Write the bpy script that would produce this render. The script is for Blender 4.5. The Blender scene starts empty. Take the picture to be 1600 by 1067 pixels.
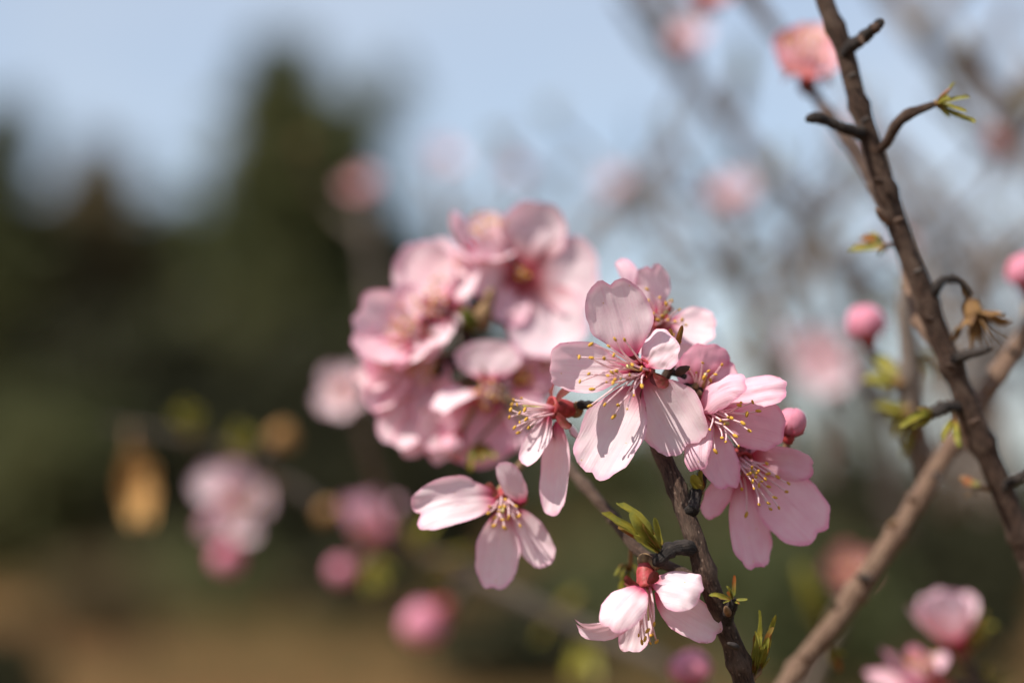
import bpy, math, random
from mathutils import Vector, Matrix, noise

# ------------------------------------------------------------------ camera, world, sun, exposure
scene = bpy.context.scene
COL = scene.collection
FD = 0.52                       # distance to the plane in focus (metres)
SENSOR, LENS = 22.3, 50.0
W = SENSOR / LENS
PITCH = math.radians(4.2)
CAM = Vector((0, 0, 1.25))
cd = bpy.data.cameras.new('camera'); cam = bpy.data.objects.new('camera', cd); COL.objects.link(cam)
cam.location = CAM; cam.rotation_euler = (math.pi / 2 + PITCH, 0, 0)
cd.sensor_width = SENSOR; cd.lens = LENS; cd.clip_start = 0.02; cd.clip_end = 2000
cd.dof.use_dof = True; cd.dof.focus_distance = FD; cd.dof.aperture_fstop = 2.6
cd.dof.aperture_blades = 0
scene.camera = cam
R = Vector((1, 0, 0)); F = Vector((0, math.cos(PITCH), math.sin(PITCH))); U = Vector((0, -math.sin(PITCH), math.cos(PITCH)))

SUN_TO = Vector((-0.52, -0.40, 0.76)).normalized()
world = bpy.data.worlds.new('World'); scene.world = world; world.use_nodes = True
wn = world.node_tree.nodes; wl = world.node_tree.links
bg = wn['Background']; bg.inputs['Strength'].default_value = 0.105
sky = wn.new('ShaderNodeTexSky'); sky.sky_type = 'NISHITA'; sky.sun_disc = False
sky.sun_elevation = math.asin(SUN_TO.z)
sky.sun_rotation = math.atan2(SUN_TO.x, SUN_TO.y)
sky.air_density = 1.0; sky.dust_density = 0.7; sky.ozone_density = 3.0
tc = wn.new('ShaderNodeTexCoord')
mp = wn.new('ShaderNodeMapping'); mp.inputs['Scale'].default_value = (1.0, 1.0, 2.4); mp.inputs['Location'].default_value = (1.3, 2.2, 0.7)
nz = wn.new('ShaderNodeTexNoise'); nz.inputs['Scale'].default_value = 2.6; nz.inputs['Detail'].default_value = 5; nz.inputs['Roughness'].default_value = 0.5
rmp = wn.new('ShaderNodeMapRange'); rmp.inputs[1].default_value = 0.36; rmp.inputs[2].default_value = 0.72; rmp.inputs[3].default_value = 0.24; rmp.inputs[4].default_value = 0.9
mixc = wn.new('ShaderNodeMix'); mixc.data_type = 'RGBA'
mixc.inputs[7].default_value = (5.2, 5.5, 5.8, 1)          # thin white cloud
wl.new(tc.outputs['Generated'], mp.inputs[0]); wl.new(mp.outputs[0], nz.inputs['Vector']); wl.new(nz.outputs['Fac'], rmp.inputs[0])
wl.new(rmp.outputs[0], mixc.inputs[0]); wl.new(sky.outputs[0], mixc.inputs[6]); 
wb = wn.new('ShaderNodeMix'); wb.data_type = 'RGBA'; wb.blend_type = 'MULTIPLY'; wb.inputs[0].default_value = 1; wb.inputs[7].default_value = (0.965, 0.965, 0.99, 1)
wl.new(mixc.outputs[2], wb.inputs[6]); wl.new(wb.outputs[2], bg.inputs['Color'])

sd = bpy.data.lights.new('sun', 'SUN'); sd.energy = 5.0; sd.angle = math.radians(0.5); sd.color = (1.0, 0.945, 0.86)
sun = bpy.data.objects.new('sun', sd); COL.objects.link(sun); sun.rotation_euler = SUN_TO.to_track_quat('Z', 'Y').to_euler()
vs = scene.view_settings; vs.view_transform = 'Standard'; vs.look = 'None'; vs.exposure = 0.48; vs.gamma = 1.0
scene.render.engine = 'CYCLES'
scene.cycles.use_denoising = True
scene.cycles.max_bounces = 10; scene.cycles.diffuse_bounces = 5; scene.cycles.transmission_bounces = 6

# ------------------------------------------------------------------ placing helpers
def P(px, py, dz=0.0):
    """point of the place seen at (px, py) of the 1600 wide photograph, dz millimetres beyond the focus plane"""
    d = FD + dz * 1e-3
    return CAM + d * (F + R * ((px - 800) / 1600 * W) + U * ((533.5 - py) / 1600 * W))
def D(x, y, z):
    return (R * x + U * y - F * z).normalized()
def PX(dz=0.0):
    return (FD + dz * 1e-3) * W / 1600
def sstep(a, b, x):
    t = max(0.0, min(1.0, (x - a) / (b - a))); return t * t * (3 - 2 * t)
def perp(a):
    b = a.cross(Vector((0, 0, 1)))
    if b.length < 1e-3: b = a.cross(Vector((1, 0, 0)))
    b.normalize(); return b, a.cross(b).normalized()

def link(name, data, parent=None, loc=None):
    o = bpy.data.objects.new(name, data); COL.objects.link(o)
    if parent is not None: o.parent = parent
    if loc is not None: o.location = loc
    return o
def tag(o, label, cat=None, group=None, kind=None):
    o['label'] = label
    if cat: o['category'] = cat
    if group: o['group'] = group
    if kind: o['kind'] = kind
    return o
def mesh(name, vs_, fs, mats, smooth=True, attr=None, midx=None):
    m = bpy.data.meshes.new(name); m.from_pydata(vs_, [], fs)
    for mt in (mats if isinstance(mats, (list, tuple)) else [mats]): m.materials.append(mt)
    if smooth: m.polygons.foreach_set('use_smooth', [True] * len(m.polygons))
    if midx: m.polygons.foreach_set('material_index', midx)
    if attr:
        a = m.attributes.new('pet', 'FLOAT_VECTOR', 'POINT')
        a.data.foreach_set('vector', [c for t in attr for c in t])
    m.update(); return m

# ------------------------------------------------------------------ materials
class NT:
    def __init__(s, name):
        s.m = bpy.data.materials.new(name); s.m.use_nodes = True
        s.t = s.m.node_tree; s.t.nodes.clear(); s.out = s.n('OutputMaterial')
    def n(s, t, **k):
        x = s.t.nodes.new('ShaderNode' + t)
        for a, b in k.items(): setattr(x, a, b)
        return x
    def l(s, a, b): s.t.links.new(a, b)
    def rng(s, src, a, b, c=0.0, d=1.0, smooth=False):
        r = s.n('MapRange'); s.l(src, r.inputs[0])
        if smooth: r.interpolation_type = 'SMOOTHSTEP'
        for i, v in enumerate((a, b, c, d)): r.inputs[i + 1].default_value = v
        return r.outputs[0]
    def mix(s, fac, a, b, mode='MIX'):
        x = s.n('Mix', data_type='RGBA', blend_type=mode)
        for i, v in ((0, fac), (6, a), (7, b)):
            if hasattr(v, 'is_linked'): s.l(v, x.inputs[i])
            else: x.inputs[i].default_value = v if i == 0 else (*v, 1)
        return x.outputs[2]
    def math(s, op, a, b=0.0):
        x = s.n('Math', operation=op)
        for i, v in ((0, a), (1, b)):
            if hasattr(v, 'is_linked'): s.l(v, x.inputs[i])
            else: x.inputs[i].default_value = v
        return x.outputs[0]

def petal_material(name, face, deep, edge, trans, tfac, throat=.34):
    t = NT(name)
    at = t.n('Attribute', attribute_name='pet'); sp = t.n('SeparateXYZ'); t.l(at.outputs['Vector'], sp.inputs[0])
    u, v, r = sp.outputs
    base = t.rng(u, 0.03, throat, 1.0, 0.0, True)
    # veins fan out from the claw
    cx = t.n('CombineXYZ'); t.l(t.math('MULTIPLY', v, 9.0), cx.inputs[0]); t.l(t.math('MULTIPLY', u, 1.1), cx.inputs[1])
    info = t.n('ObjectInfo'); t.l(t.math('MULTIPLY', info.outputs['Random'], 40.0), cx.inputs[2])
    nz = t.n('TexNoise'); nz.inputs['Scale'].default_value = 1.7; nz.inputs['Detail'].default_value = 3; t.l(cx.outputs[0], nz.inputs['Vector'])
    vein = t.rng(nz.outputs['Fac'], 0.52, 0.72, 0.0, 1.0)
    nz2 = t.n('TexNoise'); nz2.inputs['Scale'].default_value = 260; nz2.inputs['Detail'].default_value = 3
    tcx = t.n('TexCoord'); t.l(tcx.outputs['Object'], nz2.inputs['Vector'])
    blot = t.rng(nz2.outputs['Fac'], 0.4, 0.7, 0.0, 1.0)
    c = t.mix(t.math('MULTIPLY', vein, 0.22), face, edge)
    c = t.mix(t.math('MULTIPLY', blot, 0.20), c, edge)
    e = t.math('MULTIPLY', t.rng(r, 0.84, 1.0, 0.0, 1.0, True), t.rng(nz2.outputs['Fac'], 0.3, 0.65, 0.25, 0.75))
    c = t.mix(e, c, edge)
    c = t.mix(t.math('MULTIPLY', base, 0.92), c, deep)
    nz3 = t.n('TexNoise'); nz3.inputs['Scale'].default_value = 420; nz3.inputs['Detail'].default_value = 4; t.l(tcx.outputs['Object'], nz3.inputs['Vector'])
    c = t.mix(t.math('MULTIPLY', t.rng(r, 0.93, 1.0), t.rng(nz3.outputs['Fac'], 0.60, 0.68, 0.0, 0.75)), c, (0.30, 0.12, 0.07))
    vo = t.n('TexVoronoi'); vo.inputs['Scale'].default_value = 420; t.l(tcx.outputs['Object'], vo.inputs['Vector'])
    c = t.mix(t.math('MULTIPLY', t.rng(vo.outputs['Distance'], 0.055, 0.085, 1.0, 0.0), t.rng(nz3.outputs['Fac'], 0.5, 0.56)), c, (0.72, 0.45, 0.16))
    mul = t.n('Mix', data_type='RGBA', blend_type='MULTIPLY'); mul.inputs[0].default_value = 1
    t.l(c, mul.inputs[6]); t.l(info.outputs['Color'], mul.inputs[7]); c = mul.outputs[2]
    pr = t.n('BsdfPrincipled'); t.l(c, pr.inputs['Base Color']); pr.inputs['Roughness'].default_value = 0.55
    pr.inputs['Specular IOR Level'].default_value = 0.25
    tr = t.n('BsdfTranslucent')
    tc_ = t.mix(1.0, c, trans, 'MULTIPLY'); t.l(tc_, tr.inputs['Color'])
    fine = t.n('TexNoise'); fine.inputs['Scale'].default_value = 2200; fine.inputs['Detail'].default_value = 2; t.l(tcx.outputs['Object'], fine.inputs['Vector'])
    h = t.math('ADD', t.math('MULTIPLY', nz.outputs['Fac'], 1.0), t.math('MULTIPLY', fine.outputs['Fac'], 0.25))
    bp = t.n('Bump'); bp.inputs['Strength'].default_value = 0.28; bp.inputs['Distance'].default_value = 0.0006
    t.l(h, bp.inputs['Height']); t.l(bp.outputs[0], pr.inputs['Normal'])
    ms = t.n('MixShader'); ms.inputs[0].default_value = tfac
    t.l(pr.outputs[0], ms.inputs[1]); t.l(tr.outputs[0], ms.inputs[2]); t.l(ms.outputs[0], t.out.inputs[0])
    return t.m

def soft_material(name, c1, c2, scale, trans=0.0, rough=0.55, bump=0.0, dist=0.0005, grad=None, spec=0.3):
    """two tone noise colour, optional translucency, optional gradient along the attribute"""
    t = NT(name); tcx = t.n('TexCoord')
    nz = t.n('TexNoise'); nz.inputs['Scale'].default_value = scale; nz.inputs['Detail'].default_value = 4; t.l(tcx.outputs['Object'], nz.inputs['Vector'])
    c = t.mix(t.rng(nz.outputs['Fac'], 0.35, 0.65), c1, c2)
    if grad:
        at = t.n('Attribute', attribute_name='pet'); sp = t.n('SeparateXYZ'); t.l(at.outputs['Vector'], sp.inputs[0])
        c = t.mix(t.rng(sp.outputs[0], grad[1], grad[2], 0, 1, True), grad[0], c)
    pr = t.n('BsdfPrincipled'); t.l(c, pr.inputs['Base Color']); pr.inputs['Roughness'].default_value = rough
    pr.inputs['Specular IOR Level'].default_value = spec
    if bump:
        bp = t.n('Bump'); bp.inputs['Strength'].default_value = bump; bp.inputs['Distance'].default_value = dist
        t.l(nz.outputs['Fac'], bp.inputs['Height']); t.l(bp.outputs[0], pr.inputs['Normal'])
    if trans:
        tr = t.n('BsdfTranslucent'); t.l(c, tr.inputs['Color']); ms = t.n('MixShader'); ms.inputs[0].default_value = trans
        t.l(pr.outputs[0], ms.inputs[1]); t.l(tr.outputs[0], ms.inputs[2]); t.l(ms.outputs[0], t.out.inputs[0])
    else: t.l(pr.outputs[0], t.out.inputs[0])
    return t.m

def bark_material(name, dark, light, ridge):
    t = NT(name)
    at = t.n('Attribute', attribute_name='pet'); mpg = t.n('Mapping'); mpg.inputs['Scale'].default_value = (120, 5, 5)
    t.l(at.outputs['Vector'], mpg.inputs[0])
    n1 = t.n('TexNoise'); n1.inputs['Scale'].default_value = 1.0; n1.inputs['Detail'].default_value = 6; n1.inputs['Roughness'].default_value = 0.65; t.l(mpg.outputs[0], n1.inputs['Vector'])
    tcx = t.n('TexCoord'); n2 = t.n('TexNoise'); n2.inputs['Scale'].default_value = 180; n2.inputs['Detail'].default_value = 5; t.l(tcx.outputs['Object'], n2.inputs['Vector'])
    n3 = t.n('TexVoronoi'); n3.inputs['Scale'].default_value = 1.0; m3 = t.n('Mapping'); m3.inputs['Scale'].default_value = (150, 1.6, 1.6); t.l(at.outputs['Vector'], m3.inputs[0]); t.l(m3.outputs[0], n3.inputs['Vector'])
    c = t.mix(t.rng(n1.outputs['Fac'], 0.35, 0.65), dark, light)
    c = t.mix(t.rng(n2.outputs['Fac'], 0.45, 0.75, 0, 0.8), c, ridge)
    c = t.mix(t.rng(n3.outputs['Distance'], 0.12, 0.24, 0.85, 0.0), c, ridge)
    pr = t.n('BsdfPrincipled'); t.l(c, pr.inputs['Base Color']); pr.inputs['Roughness'].default_value = 0.75; pr.inputs['Specular IOR Level'].default_value = 0.2
    h = t.math('ADD', n1.outputs['Fac'], t.math('MULTIPLY', n2.outputs['Fac'], 0.9))
    bp = t.n('Bump'); bp.inputs['Strength'].default_value = 0.8; bp.inputs['Distance'].default_value = 0.0013
    t.l(h, bp.inputs['Height']); t.l(bp.outputs[0], pr.inputs['Normal']); t.l(pr.outputs[0], t.out.inputs[0])
    return t.m

M_PET = petal_material('petal_pale', (0.90, 0.745, 0.770), (0.60, 0.05, 0.15), (0.82, 0.37, 0.53), (0.98, 0.72, 0.79), 0.40)
M_PETC = petal_material('petal_crimson_throat', (0.90, 0.745, 0.770), (0.36, 0.006, 0.020), (0.82, 0.37, 0.53), (0.98, 0.72, 0.79), 0.38, .56)
M_PINK = petal_material('petal_pink', (0.87, 0.62, 0.69), (0.44, 0.02, 0.06), (0.78, 0.24, 0.43), (1.0, 0.68, 0.78), 0.44, .42)
M_BUD = petal_material('petal_bud', (0.74, 0.31, 0.41), (0.46, 0.05, 0.11), (0.70, 0.23, 0.35), (1.0, 0.6, 0.68), 0.35)
M_SALMON = petal_material('petal_salmon', (0.84, 0.50, 0.54), (0.60, 0.18, 0.16), (0.78, 0.33, 0.42), (1.0, 0.65, 0.6), 0.40)
M_PETSHADE = petal_material('petal_painted_shade', (0.36, 0.17, 0.15), (0.30, 0.05, 0.05), (0.30, 0.12, 0.10), (1.0, 0.7, 0.65), 0.3)  # petal colour darkened to carry the shade behind the slanting branch
M_CALYX = soft_material('calyx_red', (0.42, 0.055, 0.065), (0.26, 0.04, 0.03), 900, 0.12, 0.5, 0.3)
M_SEPAL = soft_material('sepal_maroon', (0.17, 0.022, 0.026), (0.12, 0.035, 0.02), 700, 0.2, 0.5, 0.2)
M_SCALE = soft_material('bud_scale', (0.30, 0.19, 0.09), (0.14, 0.07, 0.04), 600, 0.1, 0.7, 0.4)
M_THROAT = soft_material('throat', (0.40, 0.03, 0.05), (0.42, 0.16, 0.03), 1500, 0, 0.5, 0.2)
M_FIL = soft_material('filament', (0.86, 0.60, 0.64), (0.88, 0.70, 0.70), 900, 0.35, 0.4, grad=((0.72, 0.22, 0.30), 0.0, 0.42))
M_ANTH = soft_material('anther', (0.72, 0.42, 0.055), (0.52, 0.25, 0.03), 2600, 0.05, 0.7, 0.6, 0.0002)
M_STYLE = soft_material('style', (0.62, 0.60, 0.22), (0.75, 0.62, 0.30), 900, 0.25, 0.4, grad=((0.45, 0.2, 0.1), 0.0, 0.5))
M_LEAF = soft_material('young_leaf', (0.31, 0.26, 0.035), (0.18, 0.18, 0.03), 350, 0.38, 0.45, 0.3, grad=((0.30, 0.13, 0.03), 0.0, 0.35))
M_LEAFB = soft_material('bronze_leaf', (0.27, 0.075, 0.02), (0.20, 0.14, 0.03), 300, 0.4, 0.45, 0.3, grad=((0.13, 0.14, 0.02), 0.15, 0.6))
M_DRYB = soft_material('withered_brown', (0.24, 0.13, 0.045), (0.11, 0.055, 0.025), 300, 0.2, 0.8, 0.4)
M_DRY = soft_material('dry_leaf', (0.52, 0.31, 0.11), (0.34, 0.17, 0.055), 140, 0.3, 0.7, 0.4)
M_BARK = bark_material('bark_dark', (0.020, 0.012, 0.009), (0.090, 0.052, 0.036), (0.155, 0.105, 0.078))
M_SPUR = bark_material('bark_black', (0.012, 0.010, 0.010), (0.050, 0.040, 0.036), (0.085, 0.066, 0.055))
M_BARKB = bark_material('bark_brown', (0.085, 0.048, 0.032), (0.30, 0.195, 0.135), (0.17, 0.10, 0.07))
M_BARKD = bark_material('bark_dim', (0.060, 0.046, 0.036), (0.115, 0.092, 0.076), (0.085, 0.064, 0.050))
M_BARKG = bark_material('bark_grey', (0.13, 0.10, 0.082), (0.27, 0.22, 0.185), (0.19, 0.145, 0.12))

def ground_mat():
    t = NT('meadow_soil'); tcx = t.n('TexCoord')
    n1 = t.n('TexNoise'); n1.inputs['Scale'].default_value = 0.16; n1.inputs['Detail'].default_value = 6; t.l(tcx.outputs['Object'], n1.inputs['Vector'])
    n2 = t.n('TexNoise'); n2.inputs['Scale'].default_value = 9; n2.inputs['Detail'].default_value = 8; t.l(tcx.outputs['Object'], n2.inputs['Vector'])
    c = t.mix(t.rng(n1.outputs['Fac'], 0.42, 0.6), (0.175, 0.088, 0.040), (0.075, 0.068, 0.024))
    c = t.mix(t.rng(n2.outputs['Fac'], 0.4, 0.7, 0, 0.6), c, (0.115, 0.066, 0.032))
    pr = t.n('BsdfPrincipled'); t.l(c, pr.inputs['Base Color']); pr.inputs['Roughness'].default_value = 0.95; pr.inputs['Specular IOR Level'].default_value = 0.0
    bp = t.n('Bump'); bp.inputs['Strength'].default_value = 0.8; bp.inputs['Distance'].default_value = 0.08
    t.l(n2.outputs['Fac'], bp.inputs['Height']); t.l(bp.outputs[0], pr.inputs['Normal']); t.l(pr.outputs[0], t.out.inputs[0]); return t.m
M_GROUND = ground_mat()
M_HILL = soft_material('hill_scrub', (0.06, 0.06, 0.03), (0.085, 0.07, 0.04), 0.08, 0, 0.95)
M_CON = soft_material('conifer_green', (0.155, 0.15, 0.060), (0.080, 0.095, 0.038), 0.35, 0.35, 0.7)
M_BUSH = soft_material('scrub_olive', (0.105, 0.110, 0.042), (0.065, 0.080, 0.030), 0.6, 0.2, 0.7)
M_BROWNT = soft_material('winter_brown', (0.22, 0.155, 0.080), (0.12, 0.105, 0.050), 0.4, 0.35, 0.8)
M_DARKB = soft_material('dark_scrub', (0.060, 0.057, 0.026), (0.035, 0.038, 0.018), 0.8, 0.2, 0.8)
M_TRUNK = soft_material('tree_trunk', (0.09, 0.06, 0.04), (0.05, 0.035, 0.025), 6, 0, 0.9, 0.5, 0.02)
M_GRASS = soft_material('grass_blades', (0.07, 0.07, 0.022), (0.10, 0.075, 0.03), 0.5, 0.3, 0.7)

# ------------------------------------------------------------------ the setting: ground, hill, far trees
rnd = random.Random(7)
def ground():
    xs = [i * 10 - 300 for i in range(61)]; ys = [j * 10 - 60 for j in range(61)]
    v, f = [], []
    for j, y in enumerate(ys):
        for i, x in enumerate(xs):
            d = math.hypot(x, y)
            v.append((x, y, 0.35 * noise.noise(Vector((x * .03, y * .03, 2))) * sstep(6, 40, d)))
    n = len(xs)
    for j in range(len(ys) - 1):
        for i in range(n - 1): f.append((j * n + i, j * n + i + 1, (j + 1) * n + i + 1, (j + 1) * n + i))
    o = link('ground', mesh('ground', v, f, M_GROUND)); o['kind'] = 'structure'
    tag(o, 'brown earth with olive grass patches reaching to the hills')
    v, f = [], []                      # far low hills behind everything
    N = 90
    for i in range(N):
        x = -900 + i * 20
        h = 7 + 7 * noise.noise(Vector((x * .006, 3, 0))) + 2.5 * noise.noise(Vector((x * .03, 8, 0)))
        for k, (dy, hh) in enumerate(((0, -1), (45, h * .62), (90, h), (220, -1))): v.append((x, 330 + dy, hh))
    for i in range(N - 1):
        for k in range(3): f.append((i * 4 + k, (i + 1) * 4 + k, (i + 1) * 4 + k + 1, i * 4 + k + 1))
    o = link('hills', mesh('hills', v, f, M_HILL)); o['kind'] = 'structure'; tag(o, 'low olive scrub hills along the horizon')
ground()

def GP(px, py, y):
    """a point seen at pixel (px, py) standing y metres in front of the camera"""
    d = F + R * ((px - 800) / 1600 * W) + U * ((533.5 - py) / 1600 * W)
    return CAM + d * (y / d.y)

def crown_mesh(name, shape, n, size, mat, seed, elong=1.0):
    """leaf sprays spread through a crown; shape(rng) -> (point, outward dir)"""
    r = random.Random(seed); v, f = [], []
    for _ in range(n):
        p, o = shape(r)
        a = (o + Vector((r.gauss(0, .5), r.gauss(0, .5), r.gauss(.25, .5)))).normalized(); b, c = perp(a)
        ang = r.uniform(0, 6.28); b = b * math.cos(ang) + c * math.sin(ang)
        s = size * r.uniform(.5, 1.4); k = len(v)
        v += [p - a * s * .3 * elong, p + b * s * .32, p + a * s * elong, p - b * s * .32]
        f += [(k, k + 1, k + 2), (k, k + 2, k + 3)]
    return mesh(name, v, f, mat, smooth=False)

def trunk_mesh(h, r0, lean, limbs, seed, mat):
    r = random.Random(seed); V_, F_ = [], []
    def tube(pts, rad):
        k0 = len(V_); n = 7
        for i, p in enumerate(pts):
            a = (pts[min(i + 1, len(pts) - 1)] - pts[max(i - 1, 0)]).normalized(); b, c = perp(a)
            for j in range(n):
                t = j * 6.2832 / n; V_.append(p + (b * math.cos(t) + c * math.sin(t)) * rad[i])
        for i in range(len(pts) - 1):
            for j in range(n): F_.append((k0 + i * n + j, k0 + i * n + (j + 1) % n, k0 + (i + 1) * n + (j + 1) % n, k0 + (i + 1) * n + j))
    pts = [Vector((lean * (t / 6) ** 2 * h, 0, t / 6 * h - (.25 if t == 0 else 0))) for t in range(7)]
    tube(pts, [r0 * (1 - .85 * t / 6) for t in range(7)])
    for _ in range(limbs):
        t = r.uniform(.2, .85); b = Vector((lean * t * t * h, 0, t * h)); an = r.uniform(0, 6.28)
        L = h * r.uniform(.12, .25) * (1.25 - t); d = Vector((math.cos(an), math.sin(an), r.uniform(.3, .8)))
        tube([b, b + d * L * .5, b + d * L + Vector((0, 0, L * .2))], [r0 * .4 * (1 - t * .6), r0 * .25 * (1 - t * .6), r0 * .06])
    return mesh('trunk', V_, F_, mat)

def conifer(px, top, y, halfw_px, label, seed, mat=None, n=3800, group='dark conifers beyond the meadow', lean=0.0, plumes=()):
    g = GP(px, 800, y); base = Vector((g.x, y, 0)); h = GP(px, top, y).z
    s = y * W / 1600; hw = halfw_px * s
    root = tag(link('conifer_tree', None, None, base), label, 'tree', group)
    link('trunk', trunk_mesh(h * .97, hw * .13 + .05, lean, 14, seed, M_TRUNK), root)
    r0 = random.Random(seed)
    tiers = [(r0.uniform(0, 6.28), r0.uniform(.7, 1.25)) for _ in range(60)]
    def shape(r):
        t = r.random() ** 1.25 * .97 + .03           # height share
        k = int(t * 59); an = r.uniform(0, 6.28)
        a0, m = tiers[k]; rad = hw * (1 - t) ** .62 * m * (1 + .28 * math.cos(2 * (an - a0))) + .03
        q = math.sqrt(r.random()) * .35 + .65 if r.random() < .7 else r.random()
        if r.random() < .16: q = r.uniform(1, 1.7)
        o = Vector((math.cos(an), math.sin(an), .35))
        return Vector((math.cos(an) * rad * q + lean * t * t * h, math.sin(an) * rad * q, t * h)), o
    def plume(r):
        if plumes and r.random() < .16:
            x0, z0, x1, z1 = r.choice(plumes); t = r.random()
            return Vector(((x0 + (x1 - x0) * t) * s + r.gauss(0, .12), r.gauss(0, .3), z0 * h + (z1 - z0) * h * t + r.gauss(0, .1))), Vector((.5, 0, .5))
        return shape(r)
    link('crown', crown_mesh('crown', plume, n, h * .045, mat or M_CON, seed + 1, 1.3), root)

def bush(px, top, y, halfw_px, label, seed, mat, n=2600, group='scrub trees beyond the meadow'):
    g = GP(px, 800, y); h = max(.6, GP(px, top, y).z); s = y * W / 1600; hw = halfw_px * s
    root = tag(link('scrub_tree', None, None, Vector((g.x, y, 0))), label, 'tree', group)
    link('trunk', trunk_mesh(h * .8, min(hw * .08, .2) + .03, .05, 12, seed, M_TRUNK), root)
    r0 = random.Random(seed)
    cl = [(Vector((r0.uniform(-.8, .8) * hw, r0.uniform(-.7, .7) * hw, h * r0.uniform(.22, .86))), hw * r0.uniform(.22, .42)) for _ in range(16)]
    cl.append((Vector((0, 0, h * .86)), hw * .28))
    def shape(r):
        c, q = r.choice(cl); d = Vector((r.gauss(0, 1), r.gauss(0, 1), r.gauss(0, 1))).normalized()
        p = c + d * q * r.random() ** .4; p.z = min(max(p.z, .05), h); return p, d
    link('crown', crown_mesh('crown', shape, n, .05 * h + .08, mat, seed + 1), root)

conifer(438, 78, 42, 150, 'tallest dark conifer with a narrow spire beyond the meadow', 11, n=6000, plumes=((20, .70, 170, .93), (40, .62, 130, .80)))
conifer(525, 190, 44, 120, 'shorter dark conifer pressed against the tallest spire', 12, n=3600)
conifer(-70, 175, 38, 90, 'dark leaning conifer at the open end of the tree row', 13, n=3600, lean=.10)
conifer(148, 235, 41, 130, 'brownish pointed tree rising above its dense row', 14, mat=M_BROWNT, n=3400)
bush(60, 268, 40, 105, 'rounded brown scrub tree between two conifers', 21, M_BROWNT, 3600)
bush(265, 275, 43, 95, 'grey-green scrub tree beside the pointed brownish tree', 22, M_CON, 3600)
bush(345, 325, 39, 90, 'low dark bush filling the gap before the tallest spire', 23, M_CON, 3600)
bush(615, 290, 43, 110, 'olive scrub tree behind the pink blossom cluster', 24, M_BUSH, 3800)
bush(730, 400, 42, 110, 'dark olive bush sloping down behind the blossom cluster', 25, M_DARKB, 3400)
bush(190, 470, 34, 150, 'broad shadowy bush standing before the conifer row', 26, M_DARKB, 4200)
bush(480, 500, 33, 160, 'broad black-green bush below the tallest spire', 27, M_DARKB, 4200)
bush(840, 590, 60, 120, 'low olive bush far behind the bare central twig', 28, M_BUSH, 2600)
bush(1010, 650, 70, 120, 'small far olive bush below the open sky', 29, M_BUSH, 2400)
bush(1215, 640, 62, 150, 'olive bush behind the lowest pink blossoms', 30, M_BUSH, 2600)
bush(1390, 690, 50, 130, 'dark green bush behind the slanting brown branch', 31, M_DARKB, 3000)
bush(1590, 715, 52, 130, 'dark green bush behind the foot of the upright branch', 32, M_DARKB, 3000)

bush(620, 640, 30, 150, 'black-green thicket below the blossom cluster', 33, M_DARKB, 4200)
bush(930, 655, 55, 100, 'dim olive thicket behind the central branch', 34, M_CON, 2600)
bush(1480, 800, 17, 150, 'dark leafy shrub low behind the plump pink blossoms', 35, M_DARKB, 3600)
bush(330, 640, 30, 150, 'black-green thicket beyond the dry tan leaf', 36, M_DARKB, 4200)
bush(60, 600, 31, 140, 'olive thicket at the open end of the tree row', 37, M_CON, 3800)

bush(-10, 985, 11, 90, 'low dark shrub standing alone on brown earth', 38, M_DARKB, 1500, 'low shrubs in the meadow')
bush(800, 915, 16, 130, 'flat brown shrub in the meadow below the hanging blossom', 39, M_DARKB, 1800, 'low shrubs in the meadow')
bush(150, 880, 22, 90, 'grey-brown low shrub before the tree row', 40, M_BROWNT, 1500, 'low shrubs in the meadow')
bush(330, 850, 27, 120, 'olive low shrub before the black-green thicket', 41, M_CON, 1500, 'low shrubs in the meadow')
bush(570, 855, 24, 100, 'dark low shrub at the edge of the brown earth', 42, M_DARKB, 1500, 'low shrubs in the meadow')

bush(1130, 842, 19, 210, 'olive green shrub in the meadow under the lowest pink blossom', 43, M_BUSH, 3000, 'low shrubs in the meadow')
bush(960, 865, 24, 150, 'pale olive shrub in the meadow behind the leafy spur', 44, M_BUSH, 2400, 'low shrubs in the meadow')
bush(1290, 880, 15, 150, 'green shrub in the meadow behind the slanting branch', 45, M_BUSH, 2600, 'low shrubs in the meadow')

def grass():
    r = random.Random(5); v, f = [], []
    for _ in range(9000):
        y = r.uniform(9, 40); x = r.uniform(-.32, .32) * y
        if noise.noise(Vector((x * .25, y * .25, 9))) < -.05: continue
        h = r.uniform(.05, .16); a = r.uniform(0, 6.28); k = len(v); z = 0.35 * noise.noise(Vector((x * .03, y * .03, 2))) * sstep(6, 40, math.hypot(x, y)) - .03
        dx, dy = math.cos(a) * .03, math.sin(a) * .03
        v += [(x - dx, y - dy, z), (x + dx, y + dy, z), (x + r.gauss(0, .04), y + r.gauss(0, .04), z + h + .03)]; f.append((k, k + 1, k + 2))
    o = link('grass', mesh('grass', v, f, M_GRASS, smooth=False)); tag(o, 'sparse olive grass over the brown earth', 'grass', kind='stuff')
grass()

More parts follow.
